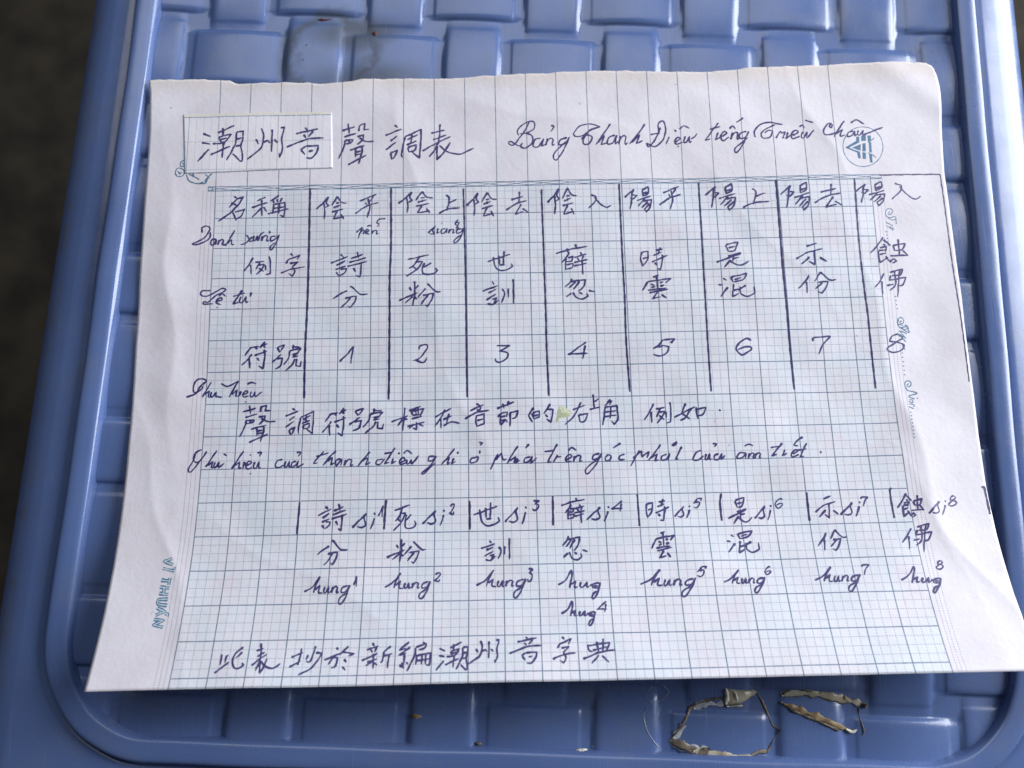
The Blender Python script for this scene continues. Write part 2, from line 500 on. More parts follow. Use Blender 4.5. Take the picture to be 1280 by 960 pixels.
def sheet_mesh(name, U, S_, thick, cells, lift=0.0):
    ns, nu = U.shape
    top = surf(U.ravel(), S_.ravel(), lift + thick)
    bot = surf(U.ravel(), S_.ravel(), lift)
    nv = ns * nu
    faces = []
    for a in range(ns - 1):
        for b in range(nu - 1):
            q = a * nu + b
            faces.append((q, q + nu, q + nu + 1, q + 1))
    tf = len(faces)
    faces += [(f[3] + nv, f[2] + nv, f[1] + nv, f[0] + nv) for f in faces[:tf]]
    ring = [b for b in range(nu)] + [a * nu + nu - 1 for a in range(1, ns)] + [(ns - 1) * nu + b for b in range(nu - 2, -1, -1)] + [a * nu for a in range(ns - 2, 0, -1)]
    for k in range(len(ring)):
        a, b = ring[k], ring[(k + 1) % len(ring)]
        faces.append((a, b, b + nv, a + nv))
    me = mesh(name, np.r_[top, bot], faces)
    uvl = me.uv_layers.new(name='UVMap')
    cu = np.r_[cells[0].ravel(), cells[0].ravel()]; cs = np.r_[cells[1].ravel(), cells[1].ravel()]
    vi = np.empty(len(me.loops), dtype=np.int32); me.loops.foreach_get('vertex_index', vi)
    uvl.data.foreach_set('uv', np.stack([cu[vi], cs[vi]], 1).astype(np.float32).ravel())
    return me
THICK = .10
me = sheet_mesh('sheet', U, S_, THICK, (U / 8 + 10.5, S_ / 8))
link('sheet', me, M_paper, paper)

# ------------------------------------------------------------------ pen strokes as thin ribbons of ink on the sheet
def decode(txt):
    out = []
    for st in txt.split(';'):
        v = [int(x) / 20 for x in st.split()]
        out.append(np.array(v).reshape(-1, 2))
    return out
def curve(pts, step=.22, corner=62):
    """Catmull-Rom through the points, broken at sharp corners"""
    pts = [p for i, p in enumerate(pts) if i == 0 or np.hypot(*(p - pts[i - 1])) > 1e-6]
    if len(pts) == 1: pts = [pts[0], pts[0] + [.12, .05]]
    n = len(pts)
    sharp = [False] * n
    for i in range(1, n - 1):
        a = pts[i] - pts[i - 1]; b = pts[i + 1] - pts[i]
        ang = math.degrees(math.acos(max(-1, min(1, a.dot(b) / (np.hypot(*a) * np.hypot(*b))))))
        sharp[i] = ang > corner
    out = [pts[0]]
    for i in range(n - 1):
        p1, p2 = pts[i], pts[i + 1]
        p0 = pts[i - 1] if i > 0 and not sharp[i] else 2 * p1 - p2
        p3 = pts[i + 2] if i + 2 < n and not sharp[i + 1] else 2 * p2 - p1
        k = max(2, int(np.hypot(*(p2 - p1)) / step))
        for q in range(1, k + 1):
            u = q / k
            out.append(.5 * (2 * p1 + (p2 - p0) * u + (2 * p0 - 5 * p1 + 4 * p2 - p3) * u * u + (3 * p1 - p0 - 3 * p2 + p3) * u ** 3))
    return np.array(out)
def ribbon(c, width, r, taper_ends=True, extra=(0, 0)):
    """left and right outline of a stroke along c (mm on the sheet)"""
    d = np.gradient(c, axis=0)
    L = np.hypot(d[:, 0], d[:, 1]) + 1e-9
    nrm = np.stack([-d[:, 1] / L, d[:, 0] / L], 1)
    arc = np.r_[0, np.cumsum(np.hypot(*np.diff(c, axis=0).T))]
    tot = arc[-1]
    w = np.full(len(c), width / 2) * (1 + .13 * np.sin(arc * 1.7 + r * 9) + .08 * np.sin(arc * 4.1 + r * 5))
    if taper_ends:
        e0 = np.clip(arc / .22, 0, 1); e1 = np.clip((tot - arc) / min(.8, max(.2, tot * .3)), 0, 1)
        w *= (.62 + .38 * np.sqrt(e0)) * (.5 + .5 * np.sqrt(e1))
        w *= 1 + .22 * np.exp(-((arc - .35) / .3) ** 2)
    return c + nrm * w[:, None], c - nrm * w[:, None]
def ink_mesh(name, strokes, width, lift=THICK + .015, jitter=.03, taper_ends=True, smooth=True, fine=.22, corner=62):
    vs_, fs = [], []
    for si, st in enumerate(strokes):
        c = curve(list(st), fine, corner) if smooth else st
        r = random.random()
        arc = np.r_[0, np.cumsum(np.hypot(*np.diff(c, axis=0).T))]
        c = c + jitter * np.stack([np.sin(arc * 2.3 + r * 20), np.sin(arc * 1.9 + r * 33)], 1)
        a, b = ribbon(c, width * random.uniform(.88, 1.14), r, taper_ends)
        z = lift + .004 * (si % 5)
        base = len(vs_)
        pa, pb = surf(a[:, 0], a[:, 1], z), surf(b[:, 0], b[:, 1], z)
        for k in range(len(c)):
            vs_.append(pa[k]); vs_.append(pb[k])
            if k:
                q = base + 2 * k
                fs.append((q - 2, q - 1, q + 1, q))
    return mesh(name, vs_, fs)

SLIP_UV = [[-93.4, -20.79], [-54.67, -20.8], [-54.23, -5.23], [-92.13, -4.26]]
sa, sb, sc_, sd = [np.array(p) for p in SLIP_UV]
gu, gv = np.meshgrid(np.linspace(0, 1, 90), np.linspace(0, 1, 45))
SU = (sa[0] * (1 - gu) + sb[0] * gu) * (1 - gv) + (sd[0] * (1 - gu) + sc_[0] * gu) * gv
SV = (sa[1] * (1 - gu) + sb[1] * gu) * (1 - gv) + (sd[1] * (1 - gu) + sc_[1] * gu) * gv + .12 * np.sin(gu * 9) * (gv > .5)
me = sheet_mesh('pasted_slip', SU, SV, .07, ((SU - SU[0, 0]) / 7.72 + .78, (SV + 17.5) / 7.6 * .98 + 1.42 - .0), THICK + .012)
slip = link('pasted_slip', me, M_slip, paper, label='small ruled slip pasted over the upper left of the sheet')
me = ink_mesh('glue_line', [np.array([sa + [.2, .25], sb + [0, .25]])], .55, THICK + .092, 0, False)
link('glue_line', me, M_glue, slip)
for pts, w in (([sa + [.3, .8], sb + [-.1, .8]], .16), ([sa + [.12, .1], sd + [.12, 0]], .17), ([sd + [.1, -.1], sc_ + [0, -.1]], .10)):
    link('slip_edge_line', ink_mesh('slip_edge_line', [np.array(pts)], w, THICK + .10, .02, False), M_teal if w < .2 else M_ink_dark, slip)

WORDS = set('Danh xưng,Lệ tự,Phù hiệu,Phù hiện,của,của2,thanh,điệu,ghi,ở,phía,trên,góc,phải,âm,tiết,si,hung,hug,pến,siảng,Bảng,Thanh,Điệu,tiếng,Triều,Châu'.split(','))
DIG = {'five_s': '5', 'six_s': '6', '音a': '音', '音b': '音', '上s': '上', 'của2': 'của', 'Phù hiện': 'Phù hiệu', 'dot': '.', 'colon': ':'}
INK = [
 ('slip','潮',1.12,'-1759 -307 -1717 -288;-1763 -255 -1718 -246;-1723 -218 -1778 -150;-1682 -308 -1596 -348;-1657 -337 -1652 -288;-1675 -285 -1662 -253;-1675 -285 -1612 -300 -1636 -262 -1662 -253;-1666 -269 -1629 -279;-1705 -247 -1638 -250;-1712 -186 -1614 -233;-1649 -250 -1653 -168;-1585 -310 -1589 -243 -1630 -154;-1585 -310 -1549 -316 -1551 -270 -1559 -229 -1550 -190 -1550 -152 -1559 -150 -1600 -191;-1585 -271 -1554 -277;-1587 -231 -1557 -237'),
 ('slip','州',1.12,'-1483 -269 -1469 -241;-1456 -330 -1444 -289 -1452 -227 -1480 -196 -1526 -158;-1447 -249 -1424 -261 -1408 -245;-1400 -323 -1400 -198;-1388 -267 -1370 -247;-1358 -330 -1338 -336 -1350 -266 -1344 -217 -1357 -164 -1362 -190'),
 ('slip','音a',1.12,'-1232 -331 -1218 -316;-1278 -297 -1163 -322;-1237 -292 -1224 -272;-1189 -311 -1211 -278;-1323 -223 -1214 -266 -1133 -271;-1248 -205 -1228 -179;-1226 -226 -1161 -230 -1165 -200 -1192 -161 -1221 -163;-1251 -207 -1226 -226;-1209 -197 -1186 -202'),
 ('title','聲',1.1,'-1008 -351 -1002 -295;-1039 -311 -973 -333;-1028 -276 -966 -296;-1024 -257 -982 -261 -992 -244 -1024 -236;-1024 -257 -1027 -225 -1055 -156;-1002 -260 -1001 -239;-952 -306 -947 -339 -920 -349 -926 -314 -898 -317;-960 -276 -927 -285 -933 -258 -959 -231;-948 -269 -914 -249 -872 -248;-997 -202 -920 -227;-968 -214 -968 -161;-933 -222 -936 -182 -951 -125;-968 -189 -939 -196;-968 -174 -939 -180;-1006 -121 -912 -172'),
 ('title','調',1.1,'-766 -336 -749 -320;-814 -279 -729 -312;-787 -247 -752 -274;-811 -199 -757 -241;-787 -182 -779 -144;-787 -182 -750 -195 -769 -154 -779 -151;-712 -268 -722 -212 -729 -164 -722 -155;-712 -268 -628 -310 -630 -245 -637 -150 -674 -183;-700 -252 -645 -281;-675 -281 -682 -232;-703 -222 -651 -247;-698 -208 -690 -182;-698 -208 -654 -225 -660 -194 -692 -184'),
 ('title','表',1.1,'-531 -340 -532 -285 -538 -236;-576 -288 -505 -305;-567 -250 -498 -276;-622 -189 -544 -233 -476 -267;-538 -236 -557 -195 -586 -154;-547 -216 -546 -139 -515 -173 -476 -235;-534 -219 -499 -185 -447 -168 -415 -171 -356 -201'),
 ('title','Bảng',0.92,'-66 -340 -87 -294 -123 -244 -151 -211 -174 -220 -166 -234 -132 -210 -113 -206;-123 -265 -128 -290 -106 -319 -70 -340 -39 -335 -44 -297 -84 -277 -115 -273;-84 -277 -53 -259 -52 -221 -89 -193 -113 -202 -102 -222;-9 -246 -38 -238 -48 -203 -23 -198 7 -241 -5 -202 20 -212;46 -316 63 -309 45 -282;26 -245 16 -205;17 -205 25 -227 41 -245 56 -239 50 -214 53 -204 64 -214;128 -249 95 -235 85 -209 118 -216 142 -251;142 -251 109 -180 72 -125 55 -140 69 -173 138 -239'),
 ('title','Thanh',0.92,'304 -303 277 -316 238 -321 195 -309 165 -272 173 -253 205 -256 241 -279 273 -297;304 -305 261 -293 233 -270 212 -233 215 -210 242 -213 259 -249 228 -260 202 -237;357 -320 318 -264 277 -205;289 -217 323 -256 304 -204 332 -214;378 -257 345 -243 338 -208 367 -216 386 -256 377 -207 394 -221;407 -252 394 -204;394 -204 403 -230 420 -252 434 -245 428 -215 431 -203 442 -215;537 -317 498 -261 451 -206;464 -214 507 -257 487 -209 521 -224'),
 ('title','Điệu',0.92,'618 -297 586 -230 551 -191 540 -210 584 -192 627 -229 644 -288 632 -332 606 -314 609 -259;564 -258 607 -265;659 -243 641 -202;690 -283 698 -271;690 -213 716 -231 704 -240 687 -219 696 -201 727 -212;714 -285 739 -303 767 -289;743 -245 734 -219 737 -208 749 -213 766 -244 762 -217 765 -208 774 -217;773 -230 794 -243 806 -259;702 -191 708 -188'),
 ('title','tiếng',0.92,'920 -316 882 -268 845 -219 873 -229;873 -281 929 -295;916 -263 898 -222 927 -237;933 -239 961 -258 945 -267 928 -241 938 -217 971 -236;975 -282 994 -297 1007 -279;1052 -342 1014 -317;990 -262 979 -222;979 -222 988 -244 1004 -261 1018 -256 1012 -232 1014 -222 1025 -231;1063 -266 1032 -256 1025 -229 1055 -232 1075 -266;1075 -266 1035 -186 1004 -150 996 -170 1024 -195 1069 -231'),
 ('title','Triều',0.92,'1105 -231 1106 -268 1138 -303 1188 -315 1228 -305 1254 -302;1215 -301 1164 -276 1138 -250 1146 -226 1181 -230 1197 -262 1176 -269 1157 -254;1213 -222 1239 -263 1245 -252 1265 -259 1247 -224 1259 -226;1278 -256 1264 -219 1289 -238;1300 -236 1331 -255 1318 -266 1294 -243 1301 -219 1338 -233;1339 -286 1357 -294 1366 -276;1372 -320 1413 -306;1355 -257 1346 -233 1349 -222 1361 -227 1378 -256 1373 -230 1376 -222 1386 -230;1380 -228 1414 -264'),
 ('title','Châu',0.92,'1514 -295 1505 -276 1495 -284 1507 -300 1486 -296 1463 -261 1467 -237 1501 -238 1526 -248;1577 -314 1543 -268 1513 -223;1528 -241 1561 -264 1546 -227 1575 -233;1617 -254 1590 -245 1582 -222 1609 -230 1625 -255 1621 -226 1638 -236;1610 -302 1642 -317 1678 -292;1644 -258 1637 -238 1640 -230 1651 -233 1669 -257 1664 -236 1667 -229 1676 -236;1670 -231 1696 -243 1774 -274'),
 ('h','名',1.0,'-1584 43 -1567 55 -1608 102;-1570 55 -1537 47 -1563 89 -1605 134 -1660 174;-1598 75 -1566 93;-1590 122 -1569 172;-1577 128 -1527 111 -1547 150 -1572 165'),
 ('h','稱',1.0,'-1424 48 -1468 69;-1493 104 -1413 76;-1443 63 -1440 150;-1441 104 -1490 157;-1434 102 -1416 126;-1355 39 -1400 72;-1386 67 -1379 82;-1366 59 -1362 78;-1339 53 -1350 78;-1381 84 -1385 140;-1378 88 -1325 79 -1324 119 -1329 158 -1348 145;-1352 78 -1354 139;-1379 110 -1327 102;-1411 139 -1305 113'),
 ('h','陰',1.0,'-1162 120 -1129 88 -1103 54;-1103 54 -1112 85 -1100 103 -1117 113;-1125 88 -1119 132 -1122 175;-1056 52 -1084 103;-1056 53 -1037 84 -1007 90;-1063 91 -1044 88;-1076 114 -1037 101;-1056 100 -1055 115;-1084 137 -1025 123;-1056 133 -1074 176 -1021 164;-1038 149 -1020 178'),
 ('h','陰',1.0,'-745 98 -707 68 -676 36;-676 36 -687 65 -673 82 -694 92;-702 68 -696 109 -700 149;-622 34 -655 82;-622 35 -601 64 -567 71;-631 71 -609 68;-646 93 -601 80;-623 80 -622 93;-655 114 -588 101;-624 110 -646 150 -584 140;-603 126 -584 153'),
 ('h','陰',1.0,'-398 116 -364 83 -337 47;-337 47 -347 79 -335 98 -353 109;-359 83 -355 128 -359 172;-289 45 -319 99;-289 47 -271 78 -242 85;-298 85 -279 83;-311 110 -272 96;-291 95 -290 110;-320 134 -261 118;-292 129 -312 173 -258 161;-274 146 -258 176'),
 ('h','陰',1.0,'16 109 50 73 77 34;77 34 66 69 77 90 60 102;54 73 57 123 52 172;123 31 93 90;123 33 140 68 169 75;114 76 133 73;101 103 139 87;120 87 121 103;92 129 149 112;119 124 98 173 152 159;136 142 151 175'),
 ('h','平',1.0,'-943 80 -857 44;-913 88 -903 105;-873 56 -892 88;-963 149 -911 111 -846 89;-900 67 -890 119 -904 172'),
 ('h','平',1.0,'611 65 695 29;640 72 648 89;679 41 659 72;589 132 640 95 703 73;653 52 659 102 643 155'),
 ('h','上',1.0,'-502 55 -485 76 -497 141;-486 98 -447 80;-539 156 -496 133 -432 126'),
 ('h','上',1.0,'1068 50 1088 71 1068 139;1085 94 1135 76;1014 154 1070 130 1151 124'),
 ('h','去',1.0,'-125 44 -129 110;-169 89 -107 70;-195 145 -143 110 -88 94;-117 112 -148 168 -105 153;-111 137 -82 160'),
 ('h','去',1.0,'1475 36 1466 103;1416 81 1497 62;1380 138 1448 102 1519 87;1480 105 1437 162 1493 147;1486 131 1522 154'),
 ('h','入',1.0,'240 70 265 79 264 101 226 144;258 84 286 120 318 142 342 128'),
 ('h','入',0.9,'1803 38 1836 49 1833 75 1780 125;1827 55 1861 97 1902 124 1934 107'),
 ('h','陽',1.0,'412 89 461 43;461 43 449 74 475 78 456 98 439 91;450 57 448 104 437 152;505 51 507 85;502 51 535 31 535 65 507 84;507 69 534 60;474 106 548 82;516 95 478 139;505 110 549 101 541 140 520 167 510 148;531 113 497 146;540 123 510 153'),
 ('h','陽',1.0,'827 82 882 34;882 34 870 67 898 71 877 92 858 85;871 49 867 99 855 149;932 43 934 79;929 43 966 22 965 58 934 77;935 62 964 52;896 101 981 76;944 90 901 136;932 105 981 96 971 137 947 165 936 145;960 108 922 143;970 119 936 151'),
 ('h','陽',1.0,'1211 90 1265 39;1265 39 1252 73 1280 77 1258 100 1240 92;1254 54 1249 107 1236 160;1313 47 1313 85;1310 47 1346 25 1344 63 1314 84;1315 68 1344 57;1277 109 1359 83;1323 97 1281 146;1311 114 1358 103 1348 147 1324 177 1314 156;1339 117 1301 154;1348 128 1314 162'),
 ('h','陽',1.0,'1595 82 1650 39;1650 39 1637 68 1665 72 1643 91 1625 84;1638 52 1634 97 1620 142;1700 47 1700 79;1696 47 1734 28 1732 60 1700 78;1701 64 1731 55;1662 99 1746 77;1710 89 1666 130;1697 103 1746 94 1736 131 1711 157 1701 138;1726 105 1687 137;1735 115 1700 143'),
 ('h','Danh xưng',0.95,'-1738 236 -1740 210 -1717 200 -1700 214 -1721 257 -1758 283 -1784 294 -1776 299 -1745 294 -1714 277 -1697 257 -1698 230;-1665 270 -1687 273 -1693 294 -1679 301 -1665 273 -1667 301;-1652 273 -1657 301;-1657 301 -1652 286 -1641 273 -1630 277 -1632 295 -1630 302 -1623 295;-1620 307 -1596 266 -1575 223;-1612 296 -1589 273 -1588 299 -1574 300;-1516 251 -1506 261 -1495 285 -1477 278;-1484 260 -1514 291 -1542 302;-1475 255 -1479 274 -1476 282 -1468 278 -1458 256 -1459 275 -1456 282 -1449 276;-1451 276 -1445 252 -1424 235;-1434 256 -1440 284;-1439 284 -1433 269 -1420 256 -1408 260 -1411 278 -1408 285 -1400 278;-1365 259 -1388 263 -1391 285 -1366 273 -1349 253 -1362 294 -1385 331 -1394 318 -1368 294;-1399 232 -1394 245'),
 ('h','pến',0.85,'-957 251 -932 227;-927 221 -947 284;-938 254 -922 238 -918 243 -923 258 -912 253;-911 254 -894 241 -903 233 -911 254 -890 260;-874 240 -879 260;-878 260 -873 249 -862 240 -852 243 -855 256 -853 261 -846 256;-903 219 -889 213 -878 221'),
 ('h','five_s',0.9,'-810 178 -840 180 -856 199;-856 199 -843 207 -851 222'),
 ('h','siảng',0.85,'-593 260 -556 222 -570 246 -562 264 -586 264;-543 235 -549 262 -535 254;-525 207 -522 210;-505 237 -525 244 -526 262 -508 259 -498 236 -499 262;-485 241 -490 263;-490 263 -484 251 -474 241 -463 245 -467 258 -465 263 -458 258;-422 239 -446 245 -447 263 -427 256 -413 235;-413 235 -427 283 -453 313 -463 309 -452 292 -419 268;-442 224 -449 235 -436 237 -442 225'),
 ('h','six_s',0.9,'-441 190 -455 212 -442 220 -435 205 -453 208'),
 ('r','例',1.0,'-1476 371 -1497 411 -1521 445;-1488 408 -1482 460;-1465 396 -1419 391;-1441 397 -1461 434;-1447 412 -1420 408 -1430 432 -1457 462;-1447 427 -1419 446;-1414 410 -1411 439;-1395 366 -1389 403 -1388 457 -1410 462'),
 ('r','字',1.0,'-1288 352 -1275 367;-1309 406 -1298 382;-1297 385 -1239 363 -1255 387;-1291 406 -1249 398 -1277 424;-1279 424 -1264 446 -1276 472 -1295 457;-1335 455 -1279 435 -1213 426'),
 ('r','詩',1.0,'-1036 364 -1019 379;-1083 409 -998 376;-1056 421 -1010 399;-1045 418 -1020 404;-1060 443 -1008 426;-1057 456 -1042 476;-1035 442 -1003 440 -1013 460 -1039 476;-951 353 -943 387;-982 388 -921 367;-991 408 -905 385;-999 428 -900 405;-928 404 -935 484 -957 476;-970 436 -958 458'),
 ('r','死',1.0,'-695 399 -588 375;-635 380 -660 424 -689 447;-651 413 -621 410 -641 444 -673 469 -703 489;-670 436 -651 451;-578 418 -616 443;-610 417 -623 450 -619 473 -596 480 -563 474 -548 459 -558 445'),
 ('r','世',1.0,'-294 418 -179 381;-264 394 -256 444 -231 466 -192 460 -169 446 -175 429;-236 387 -234 435;-210 364 -215 440;-234 438 -207 435'),
 ('r','薛',1.0,'52 382 132 359 211 347;108 354 115 380;152 333 158 361;120 375 105 402 78 431;102 407 97 471;111 406 138 399 131 422 103 426;104 443 137 435 130 458 100 466;176 376 183 392;143 404 206 387;159 404 168 421;192 397 180 416;141 430 211 416;141 450 205 435;183 420 185 494'),
 ('r','時',1.0,'486 379 479 419 488 457;486 383 519 377 513 423 485 457;490 417 514 410;582 357 567 398;556 374 594 367;545 400 589 383;534 435 616 401;586 396 590 416 577 474 558 472;548 437 562 452'),
 ('r','是',1.0,'912 355 924 389;912 351 975 339 956 383 926 388;925 369 959 362;921 413 987 396;860 444 986 401;948 408 941 441;944 427 974 421;932 433 897 472;927 440 962 460 988 462 1021 442'),
 ('r','示',1.0,'1319 369 1374 354;1261 436 1321 403 1400 384;1357 390 1353 468 1324 448;1331 426 1286 464;1381 429 1416 452'),
 ('r','蝕',1.0,'1716 326 1679 373 1642 410;1716 339 1750 373;1711 362 1725 372;1693 383 1728 376 1719 405;1683 398 1686 461;1686 397 1728 393;1690 418 1724 411;1683 461 1731 434;1717 427 1741 462;1761 371 1768 400;1762 371 1825 361 1805 394 1769 398;1791 337 1789 427;1742 426 1829 425;1736 459 1756 441 1772 455 1749 465;1807 399 1834 428'),
 ('r','分',1.0,'-1000 554 -1036 573 -1070 595;-986 536 -975 535 -936 573 -895 575;-1010 593 -953 584 -960 614 -983 643 -992 633;-981 590 -1004 619 -1031 644'),
 ('r','粉',1.0,'-688 544 -676 563;-641 535 -657 554;-740 612 -645 574;-661 513 -660 580 -671 640;-670 593 -709 626;-666 593 -649 608;-597 528 -554 570 -530 571;-606 552 -645 600;-619 589 -566 579 -576 614 -596 646 -608 638;-593 585 -629 636'),
 ('r','訓',1.0,'-273 522 -262 541;-322 572 -244 545;-293 582 -253 563;-303 618 -254 588;-298 637 -268 641 -243 618;-274 615 -251 608 -268 640;-223 563 -211 589 -229 635;-192 560 -193 610;-166 512 -167 640'),
 ('r','忽',1.0,'130 514 116 537 92 557;120 530 196 521 187 555 159 581;146 531 112 563;167 529 134 571;124 589 97 610;130 586 148 612 179 621 206 607 199 589;161 587 179 595;211 577 242 586'),
 ('r','雲',1.0,'535 514 566 506;509 538 479 585;509 538 625 524 597 548;553 509 556 572;523 550 542 558;523 569 546 564;568 545 586 540;569 564 591 557;508 582 597 573;513 595 608 579;557 593 527 627 569 618;574 605 598 626'),
 ('r','混',1.0,'886 528 904 541;861 562 883 565;910 576 889 598 870 625;925 522 936 553;929 524 1007 507 985 539 938 550;942 538 979 528;937 561 928 626 961 609;933 594 967 587;999 568 959 593;969 574 970 609 1000 626 1040 611 1039 574'),
 ('r','份',1.0,'1320 522 1298 554 1261 590;1305 554 1304 614;1378 508 1345 555;1377 506 1422 547 1455 547;1363 560 1413 555 1400 589 1376 616 1359 606;1384 561 1346 595'),
 ('r','佛',1.0,'1700 518 1676 558 1646 592;1685 560 1681 628;1731 513 1797 497 1783 529 1739 530;1733 528 1724 555 1809 540 1791 578 1766 586;1754 503 1753 576 1720 609;1782 497 1772 550 1757 643;1708 583 1742 575'),
 ('r','Lệ tự',0.95,'-1683 541 -1723 544 -1729 563 -1697 571 -1654 548 -1624 532 -1606 537 -1623 553 -1659 572 -1689 602 -1711 599 -1711 612 -1664 611;-1651 600 -1623 591 -1626 579 -1646 590 -1650 606 -1626 615;-1638 572 -1624 560 -1602 573;-1648 629 -1643 631;-1523 542 -1544 576 -1567 613 -1539 605;-1569 574 -1511 557;-1529 575 -1535 598 -1530 607 -1518 603 -1503 576 -1504 600 -1500 608 -1491 600;-1486 561 -1478 558 -1484 577;-1544 638 -1538 638'),
 ('r','符',1.0,'-1467 835 -1498 879;-1470 840 -1430 833;-1449 837 -1436 847;-1400 810 -1425 842;-1419 831 -1388 821;-1407 828 -1399 841;-1463 873 -1485 901 -1511 928;-1475 891 -1471 944;-1450 880 -1389 857;-1403 849 -1399 881 -1406 947 -1429 930;-1437 890 -1425 907'),
 ('r','號',1.0,'-1339 840 -1326 867;-1337 841 -1304 828 -1324 865;-1362 915 -1318 876;-1340 899 -1311 894 -1320 933 -1346 950;-1259 827 -1261 853;-1258 839 -1226 841;-1276 858 -1223 848 -1236 867;-1276 858 -1282 896 -1305 930;-1262 879 -1232 868 -1260 891 -1234 886;-1249 900 -1262 928 -1296 963;-1241 900 -1244 935 -1222 939 -1218 912'),
 ('r','Phù hiệu',0.95,'-1775 1082 -1758 1076 -1729 1063 -1712 1032 -1698 1013;-1701 1018 -1683 1004 -1693 993 -1726 994 -1744 1031 -1735 1059 -1705 1044 -1694 1023;-1698 1083 -1657 1007;-1686 1070 -1665 1052 -1668 1080 -1659 1083;-1654 1056 -1658 1075 -1654 1083 -1644 1079 -1631 1057 -1632 1077 -1628 1083 -1620 1077;-1624 1080 -1612 1084 -1602 1084;-1609 1015 -1593 1025 -1574 1031 -1524 1006;-1524 1006 -1546 1045 -1567 1086;-1554 1073 -1529 1051 -1534 1079 -1517 1078;-1510 1055 -1517 1081;-1496 1075 -1476 1065 -1485 1055 -1499 1070 -1494 1087 -1471 1080;-1481 1022 -1459 1014 -1436 1023;-1458 1059 -1463 1078 -1459 1087 -1450 1083 -1439 1060 -1440 1080 -1437 1087 -1430 1080;-1434 1086 -1406 1062;-1487 1110 -1482 1113'),
 ('r','1',1.0,'-1031 918 -996 883 -962 841;-962 841 -970 880 -976 930'),
 ('r','2',1.0,'-640 866 -635 849 -604 841 -597 856 -617 887 -641 912 -667 922;-657 918 -618 931 -600 908'),
 ('r','3',1.0,'-255 855 -188 853;-188 853 -242 882 -202 891 -207 918 -239 937 -261 932 -263 918'),
 ('r','4',1.0,'188 842 98 905;98 906 107 902 193 900;183 859 168 928'),
 ('r','5',1.0,'606 858 626 837 567 841;567 841 547 866 516 886;543 879 568 870 596 877 582 908 547 923 515 912'),
 ('r','6',1.0,'1004 852 983 842 944 865 926 893 943 919 961 924 1000 899 997 885 964 887 935 898'),
 ('r','7',1.0,'1311 862 1318 845 1401 838;1401 838 1359 881 1334 929'),
 ('r','8',1.0,'1740 833 1707 843 1690 871 1729 875 1762 892 1743 917 1705 927 1674 914 1683 900 1729 872 1757 854 1739 834'),
 ('l','聲',1.0,'-1464 1128 -1458 1173;-1494 1160 -1431 1143;-1482 1188 -1424 1172;-1478 1204 -1438 1201 -1446 1214 -1477 1220;-1478 1204 -1480 1229 -1504 1284;-1456 1201 -1456 1218;-1410 1164 -1407 1138 -1381 1130 -1386 1158 -1359 1156;-1417 1188 -1386 1182 -1391 1203 -1415 1225;-1405 1194 -1372 1210 -1332 1211;-1451 1247 -1378 1228;-1424 1238 -1421 1280;-1390 1232 -1391 1264 -1404 1309;-1423 1258 -1395 1253;-1422 1270 -1394 1266;-1457 1312 -1368 1272'),
 ('l','調',1.0,'-1255 1147 -1241 1158;-1288 1186 -1226 1163;-1268 1208 -1242 1189;-1285 1241 -1245 1212;-1266 1253 -1259 1279;-1266 1253 -1239 1244 -1252 1272 -1260 1274;-1212 1194 -1219 1232 -1222 1266 -1217 1271;-1212 1194 -1151 1165 -1151 1209 -1153 1275 -1182 1252;-1203 1204 -1163 1185;-1185 1184 -1189 1218;-1205 1225 -1167 1208;-1201 1235 -1194 1253;-1201 1235 -1168 1223 -1171 1245 -1195 1252'),
 ('l','符',1.0,'-1066 1176 -1094 1221;-1068 1181 -1031 1174;-1048 1178 -1037 1188;-1003 1150 -1026 1183;-1021 1172 -991 1161;-1010 1169 -1002 1182;-1062 1215 -1082 1244 -1107 1272;-1073 1234 -1069 1288;-1049 1222 -993 1199;-1006 1190 -1003 1223 -1009 1291 -1031 1273;-1038 1232 -1026 1250'),
 ('l','號',1.0,'-949 1167 -934 1191;-947 1168 -908 1156 -932 1189;-977 1234 -925 1200;-951 1220 -918 1216 -929 1251 -959 1266;-856 1155 -859 1179;-856 1167 -819 1169;-877 1184 -815 1175 -830 1191;-877 1184 -883 1218 -911 1249;-861 1202 -825 1193 -859 1214 -828 1209;-846 1221 -861 1247 -901 1279;-837 1222 -840 1253 -815 1258 -810 1233'),
 ('l','標',1.0,'-772 1225 -692 1196;-708 1155 -716 1270;-715 1208 -741 1246;-712 1205 -694 1216;-688 1171 -630 1151;-677 1171 -668 1195;-674 1175 -615 1162 -633 1197;-656 1159 -653 1195;-643 1157 -643 1192;-668 1195 -633 1191;-675 1213 -624 1199;-696 1250 -611 1229;-650 1228 -651 1266 -669 1257;-664 1237 -688 1262;-638 1237 -617 1251'),
 ('l','在',1.0,'-563 1206 -481 1163;-512 1169 -534 1212 -563 1252;-534 1212 -531 1262;-522 1219 -480 1200;-492 1189 -506 1238;-520 1250 -483 1230 -441 1239'),
 ('l','音b',1.0,'-360 1141 -340 1155;-391 1178 -324 1147;-356 1169 -349 1182;-337 1160 -347 1186;-416 1218 -360 1187 -297 1176;-360 1203 -363 1234 -357 1257;-360 1203 -322 1194 -323 1242 -359 1257;-357 1226 -325 1219'),
 ('l','節',1.0,'-260 1169 -175 1138;-231 1145 -224 1169;-202 1133 -207 1157;-244 1196 -245 1250;-256 1212 -244 1196 -209 1187 -214 1212;-244 1213 -216 1206;-243 1231 -216 1224;-245 1251 -216 1226 -210 1238;-199 1192 -157 1182 -168 1213 -187 1220;-195 1191 -197 1257'),
